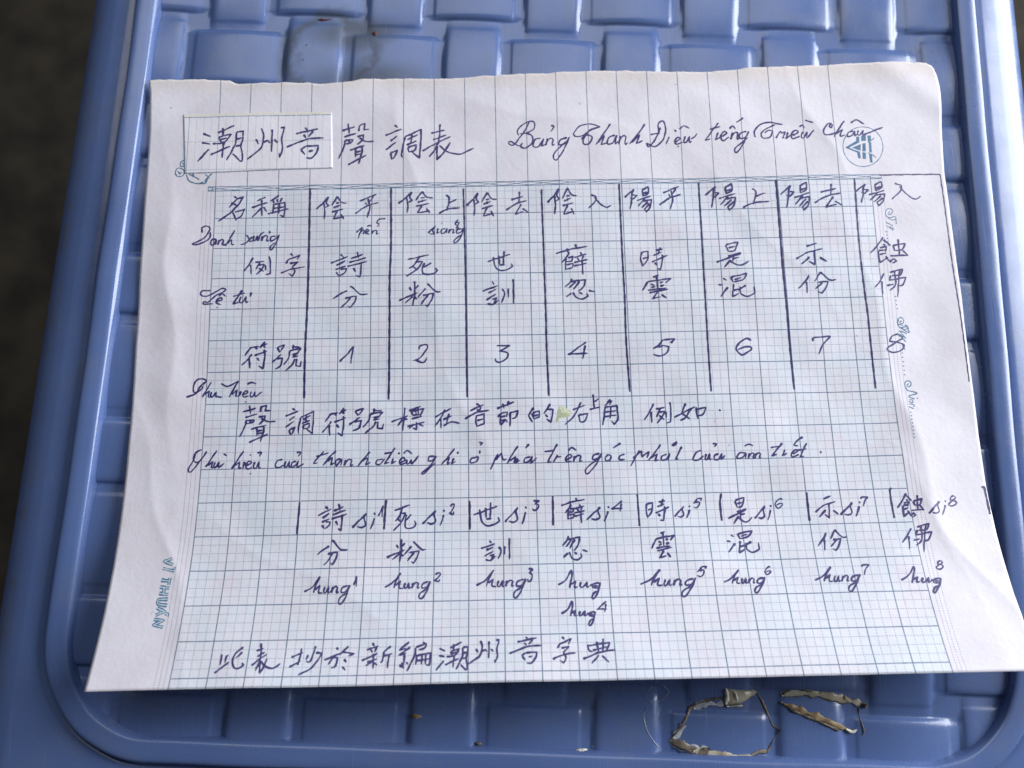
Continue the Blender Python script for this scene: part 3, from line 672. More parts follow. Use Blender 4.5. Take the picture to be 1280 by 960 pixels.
 ('l','的',1.0,'-81 1167 -107 1208 -87 1241;-90 1196 -80 1225;-87 1196 -54 1184 -55 1215 -80 1225;-80 1210 -55 1204;2 1150 -31 1198;-22 1177 14 1179 2 1242 -21 1224;-26 1203 -12 1217'),
 ('l','右',1.0,'109 1183 170 1159;152 1144 115 1212 69 1256;136 1207 144 1245;138 1208 182 1203 165 1240 144 1245'),
 ('l','上s',1.0,'211 1107 215 1178;217 1144 239 1128;191 1181 243 1172'),
 ('l','角',1.0,'296 1134 266 1167;277 1147 302 1142 288 1163;269 1169 259 1228 251 1263;269 1172 325 1167 328 1229 309 1258 295 1241;296 1170 290 1230;266 1198 324 1190;262 1220 323 1212'),
 ('l','例',1.0,'504 1160 481 1203 454 1240;490 1199 490 1256;513 1187 558 1181;536 1187 513 1228;529 1204 555 1199 543 1225 514 1258;527 1220 552 1241;561 1202 561 1233;584 1154 586 1194 581 1253 559 1258'),
 ('l','如',1.0,'599 1232 704 1180;660 1163 637 1211 676 1241;686 1186 657 1230 628 1249;709 1183 714 1242;708 1195 757 1185 740 1220 714 1225'),
 ('l','colon',1.0,'819 1197 826 1201 821 1203;793 1254 795 1256'),
 ('l','Phù hiện',0.95,'-1657 1351 -1688 1399 -1725 1448 -1740 1440 -1716 1386 -1709 1353 -1683 1342 -1715 1362 -1715 1398 -1691 1400 -1656 1354;-1657 1427 -1609 1348;-1647 1421 -1624 1400 -1629 1432 -1617 1428;-1614 1405 -1618 1423 -1615 1431 -1606 1427 -1595 1406 -1596 1425 -1592 1431 -1586 1425;-1590 1428 -1569 1411;-1575 1365 -1559 1375;-1533 1440 -1480 1353;-1520 1424 -1495 1406 -1498 1437 -1485 1433;-1471 1406 -1479 1438;-1450 1372 -1444 1375;-1463 1425 -1439 1411 -1453 1404 -1465 1425 -1456 1441 -1434 1433;-1414 1364 -1395 1361 -1404 1382;-1423 1407 -1428 1429 -1424 1439 -1415 1435 -1403 1408 -1404 1431 -1401 1439 -1393 1432;-1443 1463 -1437 1466'),
 ('l','của',0.95,'-1291 1398 -1316 1404 -1325 1428 -1310 1438 -1284 1425;-1276 1407 -1280 1426 -1277 1435 -1268 1431 -1258 1408 -1259 1428 -1255 1435 -1249 1428;-1225 1409 -1244 1414 -1247 1437 -1225 1427 -1216 1406 -1220 1440 -1188 1420;-1225 1366 -1206 1365 -1216 1386'),
 ('l','thanh',0.95,'-1093 1364 -1120 1391 -1143 1422 -1124 1418;-1131 1388 -1071 1371;-1036 1361 -1066 1392 -1096 1432;-1077 1412 -1053 1394 -1059 1430 -1041 1420;-1013 1400 -1035 1411 -1033 1437 -1007 1403 -1011 1434;-989 1405 -996 1435;-995 1435 -988 1419 -974 1405 -960 1410 -964 1428 -961 1436 -952 1428;-873 1369 -901 1402 -931 1439;-912 1415 -883 1398 -892 1434 -870 1421'),
 ('l','điệu',0.95,'-809 1407 -834 1410 -844 1428 -825 1432 -800 1404;-753 1352 -778 1392 -802 1429 -780 1423;-805 1381 -768 1374;-761 1403 -768 1430 -747 1417;-737 1377 -729 1385;-729 1425 -704 1415 -714 1401 -730 1417 -724 1434 -699 1427;-694 1411 -697 1426 -694 1432 -685 1429 -673 1412 -675 1427 -672 1433 -664 1427;-670 1431 -638 1393;-712 1381 -693 1368 -671 1385;-723 1456 -717 1458'),
 ('l','ghi',0.95,'-563 1397 -588 1399 -592 1420 -570 1416 -554 1396;-554 1396 -585 1446 -621 1475 -616 1482 -591 1458 -560 1429;-467 1361 -495 1398 -529 1438;-513 1420 -491 1404 -502 1436 -486 1430;-470 1408 -481 1436 -462 1423;-449 1376 -453 1388'),
 ('l','ở',0.95,'-361 1407 -386 1412 -390 1432 -362 1426 -352 1407 -365 1403;-349 1333 -330 1337 -344 1350;-345 1372 -347 1390'),
 ('l','phía',0.95,'-258 1393 -278 1430 -295 1467;-269 1421 -241 1388 -234 1420 -217 1416;-161 1355 -187 1392 -216 1441;-200 1427 -174 1408 -182 1439;-165 1414 -174 1439 -152 1423;-107 1347 -126 1367;-102 1409 -128 1415 -132 1437 -110 1430 -93 1406 -102 1441 -72 1415'),
 ('l','trên',0.95,'29 1350 5 1390 -21 1439 -2 1433;-35 1386 16 1380;7 1439 28 1403 26 1412 47 1413;70 1429 96 1413 83 1403 66 1422 72 1438 95 1435;80 1384 97 1369 118 1384;110 1409 102 1438;102 1438 110 1422 125 1409 138 1413 133 1431 136 1438 145 1431'),
 ('l','góc',0.95,'229 1401 200 1409 195 1429 221 1425 238 1400;238 1400 213 1450 169 1498 159 1490 168 1466 239 1416;271 1408 257 1420 258 1436 277 1433 283 1414 265 1406;334 1350 297 1376;350 1406 330 1413 322 1432 351 1431'),
 ('l','phải',0.95,'421 1389 399 1426 375 1466;390 1427 432 1392 431 1422 467 1397 456 1427;525 1363 494 1404 460 1441;473 1426 507 1410 494 1442 511 1436;552 1410 529 1420 526 1439 549 1434 567 1407 556 1440;627 1376 609 1406 594 1436 607 1434;579 1370 604 1351 599 1364 585 1373'),
 ('l','của2',0.95,'719 1395 692 1408 677 1439 699 1443 729 1421;743 1412 735 1433 737 1442 746 1438 759 1413 755 1435 758 1443 765 1435;776 1364 797 1364 784 1380;802 1413 782 1422 779 1441 801 1439 817 1413 812 1442 831 1422'),
 ('l','âm',0.95,'934 1413 903 1412 888 1434 913 1435 934 1413 929 1441;929 1380 949 1370 971 1378;951 1413 943 1439;943 1439 950 1425 962 1413 972 1417 967 1433 969 1439 976 1433;982 1414 974 1438;975 1438 981 1425 992 1414 1002 1418 997 1432 999 1439 1006 1433'),
 ('l','tiết',0.95,'1113 1366 1085 1398 1056 1429 1082 1422;1055 1389 1098 1383;1122 1401 1107 1430 1131 1417;1158 1422 1183 1409 1175 1401 1154 1417 1155 1437 1188 1424;1231 1369 1211 1403 1191 1438 1211 1434;1182 1404 1228 1398;1216 1338 1192 1354 1169 1376 1189 1383'),
 ('l','dot',0.95,'1293 1411 1295 1420 1294 1414'),
 ('s','詩',1.0,'-1076 1628 -1063 1642;-1110 1671 -1048 1640;-1089 1683 -1056 1661;-1081 1680 -1063 1666;-1091 1703 -1054 1687;-1088 1715 -1077 1734;-1073 1702 -1050 1701 -1056 1719 -1074 1734;-1014 1617 -1007 1650;-1036 1651 -991 1630;-1042 1669 -979 1647;-1047 1689 -974 1666;-995 1666 -998 1742 -1014 1734;-1025 1697 -1015 1717'),
 ('s','死',1.0,'-750 1655 -677 1628;-710 1634 -726 1681 -745 1706;-720 1669 -699 1666 -712 1703 -733 1729 -753 1751;-732 1694 -719 1710;-670 1674 -695 1702;-692 1674 -699 1709 -697 1733 -681 1741 -658 1734 -649 1718 -656 1703'),
 ('s','世',1.0,'-378 1683 -265 1643;-349 1657 -340 1711 -316 1734 -278 1728 -256 1712 -262 1694;-321 1649 -318 1700;-296 1624 -300 1706;-318 1704 -293 1701'),
 ('s','薛',1.0,'35 1647 92 1630 148 1621;75 1626 80 1646;106 1610 111 1631;83 1642 72 1662 53 1684;70 1666 66 1715;77 1666 96 1660 91 1677 71 1681;71 1694 95 1688 89 1705 68 1711;123 1643 127 1655;99 1664 144 1651;110 1664 117 1676;134 1658 126 1673;97 1684 147 1673;98 1699 143 1688;128 1676 128 1732'),
 ('s','時',1.0,'440 1646 434 1681 440 1714;440 1649 467 1644 461 1684 438 1714;443 1679 462 1672;519 1626 506 1662;497 1641 528 1635;488 1664 524 1649;478 1694 545 1664;521 1660 523 1678 512 1729 497 1727;489 1696 500 1709'),
 ('s','是',1.0,'860 1641 867 1673;860 1638 905 1626 890 1667 868 1672;869 1654 893 1648;863 1694 911 1679;819 1724 910 1683;883 1690 876 1721;879 1707 901 1702;870 1713 843 1749;866 1719 890 1738 908 1740 933 1721'),
 ('s','示',1.0,'1277 1642 1316 1627;1232 1703 1276 1672 1333 1655;1302 1660 1294 1732 1275 1713;1282 1693 1247 1728;1316 1696 1339 1717'),
 ('s','蝕',1.0,'1671 1623 1644 1662 1618 1693;1670 1634 1690 1661;1665 1653 1674 1661;1652 1671 1676 1664 1667 1688;1645 1682 1642 1734;1647 1681 1674 1678;1648 1699 1670 1693;1640 1734 1673 1712;1664 1706 1677 1735;1697 1661 1700 1684;1698 1661 1739 1652 1724 1679 1700 1682;1719 1632 1711 1706;1681 1705 1737 1704;1674 1732 1689 1718 1698 1729 1682 1738;1725 1683 1740 1707'),
 ('s','分',1.0,'-1048 1814 -1076 1833 -1102 1855;-1038 1795 -1029 1794 -995 1833 -962 1835;-1054 1853 -1009 1844 -1013 1875 -1029 1904 -1037 1894;-1031 1850 -1047 1880 -1068 1905'),
 ('s','粉',1.0,'-738 1816 -727 1832;-697 1808 -711 1825;-781 1874 -699 1841;-715 1790 -713 1847 -721 1897;-720 1857 -754 1885;-718 1858 -702 1871;-659 1802 -620 1839 -600 1839;-666 1823 -699 1863;-677 1854 -631 1846 -639 1876 -656 1903 -666 1896;-654 1851 -684 1894'),
 ('s','訓',1.0,'-304 1803 -295 1817;-345 1841 -279 1820;-320 1849 -287 1835;-328 1877 -287 1854;-324 1893 -299 1896 -278 1877;-304 1875 -284 1869 -299 1895;-261 1834 -251 1855 -266 1891;-234 1832 -235 1872;-212 1794 -212 1895'),
 ('s','忽',1.0,'64 1791 54 1815 34 1837;56 1808 116 1798 108 1834 86 1862;77 1809 50 1843;93 1807 67 1851;58 1871 37 1892;63 1867 77 1895 100 1904 122 1889 117 1871;87 1868 101 1876;126 1857 150 1867'),
 ('s','雲',1.0,'491 1789 515 1782;471 1814 446 1861;471 1814 558 1799 536 1823;505 1785 504 1847;481 1826 494 1834;480 1845 497 1839;514 1820 528 1815;514 1839 531 1833;468 1858 535 1848;471 1871 542 1855;504 1869 479 1903 512 1894;516 1881 532 1902'),
 ('s','混',1.0,'822 1800 836 1811;800 1829 818 1832;839 1841 821 1860 803 1884;855 1795 863 1822;858 1796 925 1783 904 1810 864 1819;869 1809 900 1800;863 1829 852 1885 880 1870;859 1857 887 1850;915 1834 880 1856;890 1839 888 1870 913 1885 947 1871 948 1839'),
 ('s','份',1.0,'1268 1801 1250 1830 1220 1862;1255 1830 1249 1884;1311 1788 1284 1830;1310 1787 1338 1823 1361 1823;1295 1835 1331 1830 1319 1860 1299 1885 1288 1876;1310 1836 1280 1867'),
 ('s','佛',1.0,'1665 1789 1640 1825 1611 1856;1648 1827 1638 1889;1692 1785 1750 1770 1735 1799 1697 1800;1692 1798 1682 1822 1756 1809 1737 1844 1715 1851;1713 1775 1705 1842 1673 1872;1737 1769 1723 1818 1701 1903;1665 1848 1695 1840'),
 ('s','si',1.0,'-947 1731 -916 1700 -882 1665;-883 1667 -893 1686 -883 1719 -903 1732 -925 1725;-843 1687 -851 1716 -860 1741;-846 1662 -839 1673'),
 ('s','si',1.0,'-619 1720 -588 1690 -555 1657;-556 1658 -566 1677 -557 1708 -577 1721 -597 1714;-518 1678 -526 1706 -535 1729;-520 1654 -514 1664'),
 ('s','si',1.0,'-231 1719 -201 1687 -167 1650;-169 1652 -179 1672 -171 1706 -191 1720 -211 1714;-132 1673 -141 1704 -151 1730;-133 1647 -128 1658'),
 ('s','si',1.0,'153 1717 185 1689 221 1658;219 1659 208 1677 215 1706 195 1718 174 1712;256 1678 246 1704 235 1727;256 1655 261 1665'),
 ('s','si',1.0,'566 1712 589 1688 615 1662;614 1663 606 1677 610 1702 595 1713 581 1708;640 1678 632 1701 623 1719;640 1659 643 1667'),
 ('s','si',1.0,'945 1726 971 1698 1000 1666;999 1668 989 1685 992 1715 976 1727 962 1721;1025 1686 1015 1713 1005 1735;1026 1663 1029 1673'),
 ('s','si',1.0,'1346 1719 1378 1692 1412 1660;1411 1661 1400 1679 1403 1708 1383 1720 1366 1715;1442 1679 1430 1706 1418 1729;1444 1657 1447 1667'),
 ('s','si',1.0,'1758 1723 1788 1695 1820 1664;1819 1665 1808 1683 1809 1712 1791 1723 1776 1718;1846 1683 1834 1709 1822 1731;1848 1661 1851 1671'),
 ('s','1',0.9,'-825 1679 -815 1656 -805 1629;-805 1629 -807 1654 -808 1686'),
 ('s','2',0.9,'-485 1642 -483 1633 -471 1628 -469 1636 -476 1653 -485 1667 -495 1673;-491 1670 -476 1678 -470 1665'),
 ('s','3',0.9,'-94 1621 -65 1620;-65 1620 -88 1636 -71 1640 -73 1656 -88 1667 -97 1664 -98 1656'),
 ('s','4',0.9,'324 1633 272 1669;272 1670 277 1668 325 1667;321 1643 311 1683'),
 ('s','5',0.9,'696 1637 704 1626 681 1628;681 1628 672 1641 660 1652;670 1648 680 1643 691 1647 685 1663 671 1671 659 1665'),
 ('s','6',0.9,'1086 1639 1077 1634 1058 1646 1049 1662 1056 1676 1064 1679 1083 1665 1082 1657 1067 1659 1053 1665'),
 ('s','7',0.9,'1454 1647 1458 1638 1488 1635;1488 1635 1471 1656 1460 1680'),
 ('s','8',0.9,'1895 1639 1881 1645 1872 1660 1888 1662 1902 1670 1893 1683 1875 1689 1862 1682 1867 1674 1889 1660 1902 1650 1895 1640'),
 ('s','1',0.9,'-923 2000 -917 1980 -913 1957;-913 1957 -913 1979 -912 2007'),
 ('s','2',0.9,'-550 1961 -548 1954 -534 1950 -531 1957 -540 1971 -550 1982 -562 1987;-557 1985 -540 1991 -532 1980'),
 ('s','3',0.9,'-127 1942 -106 1941;-106 1941 -123 1961 -111 1967 -113 1986 -123 2000 -130 1996 -130 1987'),
 ('s','4',0.9,'219 2098 175 2136;175 2136 179 2134 220 2133;217 2109 208 2149'),
 ('s','5',0.9,'682 1958 691 1947 667 1949;667 1949 658 1963 645 1974;656 1970 666 1965 677 1968 670 1986 655 1994 643 1988'),
 ('s','6',0.9,'986 1957 979 1953 965 1963 957 1976 962 1987 968 1990 983 1978 982 1972 971 1973 960 1978'),
 ('s','7',0.9,'1403 1966 1407 1957 1437 1953;1437 1953 1418 1976 1405 2003'),
 ('s','8',0.9,'1770 1943 1758 1948 1750 1960 1763 1962 1775 1969 1766 1980 1751 1984 1741 1979 1745 1972 1764 1960 1775 1952 1770 1944'),
 ('s','hung',1.0,'-1148 2025 -1111 2002 -1080 1956;-1080 1956 -1097 1997 -1105 2032;-1098 2017 -1079 1997 -1081 2029 -1063 2032;-1054 2004 -1059 2024 -1055 2033 -1047 2029 -1038 2005 -1038 2026 -1035 2034 -1029 2026;-1019 2005 -1024 2034;-1024 2034 -1019 2018 -1008 2005 -997 2010 -999 2027 -996 2034 -989 2027;-950 2002 -974 2011 -978 2032 -955 2028 -942 1999;-942 1999 -954 2047 -974 2083 -987 2079 -982 2056 -948 2033'),
 ('s','hung',1.0,'-783 2012 -746 1990 -712 1946;-712 1946 -732 1985 -742 2018;-734 2004 -713 1985 -717 2015 -699 2018;-689 1992 -694 2011 -691 2019 -683 2015 -673 1993 -674 2013 -671 2019 -665 2013;-654 1993 -660 2020;-660 2020 -654 2005 -643 1993 -631 1997 -634 2013 -632 2020 -624 2014;-585 1990 -608 1998 -614 2018 -591 2015 -576 1987;-576 1987 -590 2032 -612 2066 -625 2062 -619 2041 -584 2019'),
 ('s','hung',1.0,'-366 2012 -324 1988 -285 1941;-285 1941 -309 1983 -321 2019;-312 2003 -289 1983 -295 2015 -275 2019;-263 1991 -270 2011 -267 2020 -258 2016 -246 1992 -248 2013 -245 2021 -238 2013;-225 1992 -233 2021;-233 2021 -226 2005 -213 1992 -201 1996 -205 2014 -203 2021 -194 2014;-150 1988 -176 1997 -183 2019 -158 2015 -141 1985;-141 1985 -159 2034 -184 2072 -197 2067 -190 2044 -151 2020'),
 ('s','hung',1.0,'380 2024 429 2002 476 1957;476 1957 447 1996 429 2031;441 2016 469 1997 459 2027 481 2031;497 2004 488 2023 490 2032 501 2028 516 2005 512 2025 515 2032 523 2026;539 2005 528 2033;529 2033 537 2018 553 2005 566 2010 560 2026 562 2033 572 2027;624 2002 594 2011 585 2031 613 2028 635 1999;635 1999 610 2045 579 2081 564 2076 575 2055 620 2032'),
 ('s','hung',1.0,'762 2022 799 2002 837 1963;837 1963 813 1998 798 2028;808 2015 830 1998 821 2025 837 2027;850 2004 843 2021 844 2029 852 2025 865 2005 861 2023 862 2029 869 2023;882 2005 872 2029;872 2029 880 2016 892 2005 902 2009 896 2024 898 2030 905 2024;945 2002 922 2010 914 2028 936 2025 953 2000;953 2000 933 2040 907 2071 897 2068 906 2048 941 2029'),
 ('s','hung',1.0,'1177 2022 1219 2001 1262 1959;1262 1959 1234 1996 1217 2028;1228 2014 1252 1996 1241 2025 1259 2028;1274 2003 1265 2021 1266 2029 1275 2026 1290 2004 1284 2023 1286 2030 1293 2023;1309 2004 1296 2030;1297 2030 1306 2016 1320 2004 1330 2008 1323 2024 1324 2030 1333 2024;1378 2001 1352 2009 1343 2028 1366 2025 1387 1998;1387 1998 1362 2042 1333 2075 1321 2071 1332 2050 1372 2029'),
 ('s','hug',1.0,'6 2019 43 1995 70 1948;69 1949 71 1976 57 2035;65 2017 87 2002 80 2032 96 2028;112 2006 106 2024 109 2032 121 2029 139 2008 135 2026 139 2033 148 2027;150 2026 162 2018;194 2012 167 2018 162 2033 189 2034 198 2011;167 2027 187 2027;198 2011 185 2053 166 2085 156 2081 165 2061 182 2050'),
 ('s','hug',1.0,'14 2150 44 2131 65 2092;65 2093 66 2115 55 2163;61 2149 79 2136 73 2161 86 2158;98 2140 94 2155 96 2161 106 2159 120 2141 117 2157 120 2162 128 2157;129 2156 138 2150;164 2144 143 2150 139 2162 160 2163 167 2144;143 2157 158 2157;167 2144 157 2178 142 2205 134 2202 141 2185 155 2176'),
 ('s','hug',1.0,'1567 2030 1606 2009 1639 1967;1639 1968 1636 1992 1613 2045;1623 2029 1647 2016 1635 2042 1651 2039;1670 2020 1661 2036 1663 2043 1675 2040 1696 2021 1689 2038 1691 2043 1702 2038;1703 2037 1716 2030;1747 2024 1721 2030 1714 2044 1739 2044 1751 2024;1719 2038 1738 2038;1751 2024 1732 2061 1708 2090 1700 2087 1711 2069 1730 2059'),
 ('b','此',1.0,'-1476 2298 -1475 2345;-1458 2310 -1445 2303;-1455 2306 -1457 2337;-1494 2380 -1469 2358 -1439 2333;-1387 2269 -1419 2299 -1423 2337 -1409 2360 -1389 2360 -1374 2349 -1383 2337;-1388 2289 -1412 2317'),
 ('b','抄',1.0,'-1172 2316 -1123 2295;-1131 2277 -1139 2350 -1146 2346;-1177 2360 -1130 2331;-1100 2306 -1108 2329;-1071 2268 -1085 2328 -1097 2339 -1107 2333;-1069 2297 -1040 2301 -1078 2361 -1134 2393'),
 ('b','於',1.0,'-979 2275 -971 2288;-1028 2330 -948 2298;-988 2314 -1010 2352;-990 2320 -970 2321 -977 2357 -995 2366;-927 2271 -963 2310;-948 2298 -899 2305 -925 2316;-941 2327 -930 2343;-947 2361 -931 2376'),
 ('b','新',1.0,'-823 2259 -814 2275;-845 2291 -794 2273;-828 2289 -820 2302;-803 2278 -811 2302;-864 2337 -798 2307;-840 2344 -797 2329;-816 2307 -812 2373;-818 2338 -845 2361;-813 2345 -795 2357;-740 2277 -772 2302;-770 2299 -774 2340 -783 2348;-774 2320 -732 2308;-747 2314 -751 2372'),
 ('b','編',1.0,'-661 2259 -702 2295 -673 2287;-654 2283 -703 2316 -672 2309;-679 2315 -679 2354;-699 2357 -689 2370;-688 2348 -680 2376;-670 2348 -662 2357;-600 2261 -589 2274;-631 2284 -586 2269 -591 2288 -620 2296;-631 2286 -635 2321 -665 2387;-624 2316 -628 2361;-624 2320 -563 2311 -569 2366 -585 2361;-602 2317 -603 2361;-585 2317 -587 2359;-629 2344 -565 2336'),
 ('b','典',1.0,'122 2289 127 2312 142 2323;125 2294 221 2282 203 2318;164 2276 168 2324;193 2264 187 2321;143 2315 207 2301;98 2352 175 2324 242 2315;169 2335 135 2372;182 2339 211 2368'),
 ('b','表',1.0,'-1312 2252 -1307 2288 -1305 2319;-1328 2286 -1296 2275;-1320 2311 -1290 2293;-1340 2350 -1308 2322 -1279 2300;-1305 2319 -1310 2346 -1319 2373;-1307 2333 -1299 2383 -1288 2360 -1276 2320;-1302 2331 -1282 2352 -1256 2363 -1241 2361 -1216 2342'),
 ('b','潮',1.0,'-527 2292 -502 2305;-529 2324 -503 2330;-507 2347 -540 2389;-481 2292 -430 2267;-466 2274 -464 2304;-477 2306 -470 2326;-477 2306 -440 2297 -455 2321 -470 2326;-472 2316 -450 2310;-496 2329 -456 2328;-500 2366 -442 2338;-462 2328 -466 2378;-424 2291 -427 2332 -453 2386;-424 2291 -402 2287 -404 2315 -409 2341 -405 2364 -405 2387 -411 2389 -434 2364;-424 2315 -406 2311;-426 2340 -408 2336'),
 ('b','州',1.0,'-367 2298 -358 2315;-347 2262 -340 2286 -347 2324 -367 2342 -400 2364;-343 2311 -327 2303 -316 2313;-309 2266 -311 2341;-301 2300 -290 2312;-280 2262 -265 2259 -275 2300 -273 2330 -283 2361 -286 2346'),
 ('b','音a',1.0,'-149 2249 -140 2258;-186 2272 -99 2255;-155 2275 -146 2289;-118 2262 -136 2285;-221 2322 -139 2293 -78 2290;-166 2335 -152 2353;-149 2321 -101 2318 -105 2338 -126 2365 -148 2364;-169 2333 -149 2321;-138 2340 -121 2337'),
 ('b','字',1.0,'12 2252 22 2266;-10 2304 2 2281;2 2284 52 2263 37 2286;6 2304 41 2296 15 2321;14 2321 25 2343 13 2368 -2 2354;-34 2351 13 2332 68 2324'),
]
for line, gl, w, txt in INK:
    strokes = decode(txt)
    shown = DIG.get(gl, gl)
    if gl in WORDS: nm = 'handwritten_word'
    elif shown in '12345678': nm = 'handwritten_digit'
    elif shown in '.:': nm = 'handwritten_dot'
    else: nm = 'handwritten_character'
    lift = THICK + .015 + (.085 if line == 'slip' else 0)
    me = ink_mesh(nm, strokes, .43 * w, lift, corner=125 if nm == 'handwritten_word' else (100 if nm == 'handwritten_digit' else 62))
    link(nm, me, M_ink, slip if line == 'slip' else paper, label='violet pen writing that reads %s' % shown)
for k, txt in enumerate(['-1197 5 -1196 489 -1198 648 -1201 812 -1201 970 -1200 1098', '-783 9 -781 333 -786 498 -786 792 -786 974 -788 1114', '-412 21 -408 298 -405 593 -405 840 -404 1110', '-9 37 -12 68 -10 306 -9 517 -8 725 -9 848 -5 1110', '387 10 387 356 389 609 386 836 392 1098', '798 10 794 322 791 617 789 844 788 1106', '1194 9 1191 329 1193 617 1195 790 1198 1103', '1597 12 1589 294 1592 616 1597 766 1596 1107', '-1199 1606 -1201 1681 -1203 1757', '-791 1603 -795 1679 -797 1743', '-397 1615 -396 1751', '-2 1600 -5 1740', '398 1601 398 1753', '797 1605 788 1651 788 1734', '1203 1608 1200 1743', '1604 1595 1595 1622 1596 1740', '2036 1602 2049 1599 2051 1650 2052 1730']):
    link('ruled_line', ink_mesh('ruled_line', decode(txt), .52 if k < 9 or k == 16 else .50, THICK + .012, .018, False), M_ink_dark, paper)
for txt in ['1728 -7 1902 -10 2046 -10', '2046 -10 2048 87 2050 347 2056 642 2060 808 2057 1084']:
    link('ruled_line', ink_mesh('ruled_line', decode(txt), .34, THICK + .012, .03, False), M_ink_dark, paper)

# ------------------------------------------------------------------ printed marks
for nm, lst in {'printed_emblem': [(0.2, '1764 -164 1760 -145 1753 -126 1744 -109 1732 -93 1718 -80 1702 -69 1684 -62 1666 -57 1648 -56 1630 -58 1613 -63 1598 -72 1584 -83 1572 -97 1563 -113 1557 -130 1554 -149 1554 -168 1558 -187 1564 -206 1574 -223 1586 -239 1600 -253 1616 -263 1633 -271 1652 -276 1670 -277 1688 -275 1705 -270 1721 -261 1735 -250 1746 -236 1755 -220 1761 -202 1764 -183 1764 -164'), (0.2, '1687 -190 1705 -200 1722 -214;1682 -132 1703 -120 1721 -106')], 'printed_date': [(0.16, '1764 191 1755 198 1758 206 1771 202 1779 188 1774 177 1755 174 1742 191 1745 213 1763 222 1786 216 1792 229 1791 256;1792 233 1768 233 1750 222;1739 246 1774 265;1742 267 1777 286;1765 266 1757 282;1774 273 1765 293'), (0.16, '1764 766 1754 771 1758 781 1771 776 1774 760 1763 748 1745 758 1741 780 1751 798 1773 798 1790 791 1794 807 1795 828;1793 804 1772 810 1755 798;1746 816 1776 856;1735 835 1766 862'), (0.18, '1750 760 1742 780 1769 790;1779 784 1796 826 1749 799;1754 818 1783 832;1746 834 1777 857;1753 850 1773 873;1752 889 1765 914;1762 1086 1753 1091 1756 1100 1769 1098 1774 1082 1764 1071 1749 1075 1742 1091 1746 1108 1751 1119;1748 1119 1796 1134 1753 1149 1779 1164;1792 1158 1796 1162;1754 1166 1769 1170 1764 1184 1750 1174;1748 1188 1772 1193 1768 1204;1744 1202 1767 1213')], 'printed_picture': [(0.2, '-1847 -161 -1867 -148 -1864 -126 -1845 -129;-1889 -109 -1873 -118 -1847 -103 -1850 -75 -1877 -71 -1891 -90 -1886 -110;-1879 -100 -1864 -81;-1859 -144 -1848 -137;-1833 -80 -1818 -47 -1779 -31 -1731 -32 -1735 -47 -1703 -83;-1821 -84 -1793 -66;-1807 -78 -1766 -52;-1763 -32 -1744 -39;-1736 -80 -1713 -59;-1731 -35 -1721 -59;-1875 -89 -1856 -92;-1801 -84 -1794 -74')]}.items():
    for w, txt in lst:
        link(nm, ink_mesh(nm, decode(txt), w * (1.45 if nm != 'printed_emblem' else 1.1), THICK + .008, 0, False, corner=150), M_teal, paper)
def flat_patch(name, loops, mat, lift, parent=paper):
    bm = bmesh.new()
    for lp in loops:
        p = surf(lp[:, 0], lp[:, 1], lift)
        vv = [bm.verts.new(q) for q in p]
        bm.faces.new(vv)
    bmesh.ops.triangulate(bm, faces=bm.faces[:])
    me = bpy.data.meshes.new(name); bm.to_mesh(me); bm.free()
    return link(name, me, mat, parent)
for lp in decode('1564 -161 1628 -199 1641 -189 1585 -160;1564 -161 1585 -160 1640 -137 1625 -133;1629 -222 1645 -222 1642 -189 1626 -196;1624 -135 1640 -137 1642 -100 1627 -103;1600 -160 1648 -180 1644 -142;1655 -226 1680 -230 1677 -197 1652 -198;1657 -184 1674 -185 1671 -140 1653 -138;1652 -135 1670 -132 1668 -96 1651 -98;1687 -227 1706 -228 1705 -200 1688 -193;1691 -190 1704 -191 1702 -132 1689 -134;1686 -127 1701 -123 1701 -77 1688 -78'):
    flat_patch('printed_emblem', [lp], M_teal, THICK + .009)
lett = decode('-1768 1860 -1804 1872 -1761 1889;-1805 1905 -1749 1919;-1755 1903 -1749 1911;-1803 1959 -1765 1965;-1765 1950 -1765 1982;-1804 1990 -1761 1997;-1803 2019 -1762 2026;-1785 1993 -1782 2023;-1759 2047 -1800 2047 -1804 2058 -1796 2069 -1759 2075;-1802 2085 -1763 2102 -1802 2118;-1786 2091 -1784 2113;-1759 2110 -1749 2115 -1751 2123;-1806 2137 -1762 2141 -1804 2162 -1759 2172;-1820 2105 -1818 2106')
link('printed_lettering', ink_mesh('printed_lettering', lett, .78, THICK + .008, 0, False), M_teal, paper, label='teal printed publisher lettering reading VĨ THUẬN')
link('printed_lettering', ink_mesh('printed_lettering', lett, .27, THICK + .030, 0, False), M_tealpale, paper)
dd = np.array([int(x) / 20 for x in '1735 297 1736 315 1736 333 1736 351 1737 369 1745 640 1746 661 1747 682 1748 703 1748 930 1748 952 1748 974 1748 996 1748 1018 1748 1040 1749 1230 1749 1248 1748 1266 1748 1284 1748 1302 1747 1320 1747 1338 1747 1355'.split()]).reshape(-1, 2)
vs_, fs = [], []
for p in dd:
    a = np.linspace(0, 2 * math.pi, 7)[:-1]
    q = surf(p[0] + .19 * np.cos(a), p[1] + .19 * np.sin(a), THICK + .01)
    fs.append(tuple(range(len(vs_) + 5, len(vs_) - 1, -1))); vs_ += list(q)
link('printed_dots', mesh('printed_dots', vs_, fs), M_teal, paper)
x0b, x1b = (-.24 - 10.5) * 8, (21.36 - 10.5) * 8
xs = np.linspace(x0b, x1b, 330)
for off, w in ((-.58, .20), (.58, .20)):
    link('printed_border', ink_mesh('printed_border', [np.stack([xs, np.full_like(xs, off)], 1)], w, THICK + .008, .01, False, False), M_teal, paper)
for ph in (0, math.pi):
    link('printed_border', ink_mesh('printed_border', [np.stack([xs, .36 * np.sin(xs / 2.2 + ph)], 1)], .15, THICK + .009, .01, False, False), M_teal, paper)
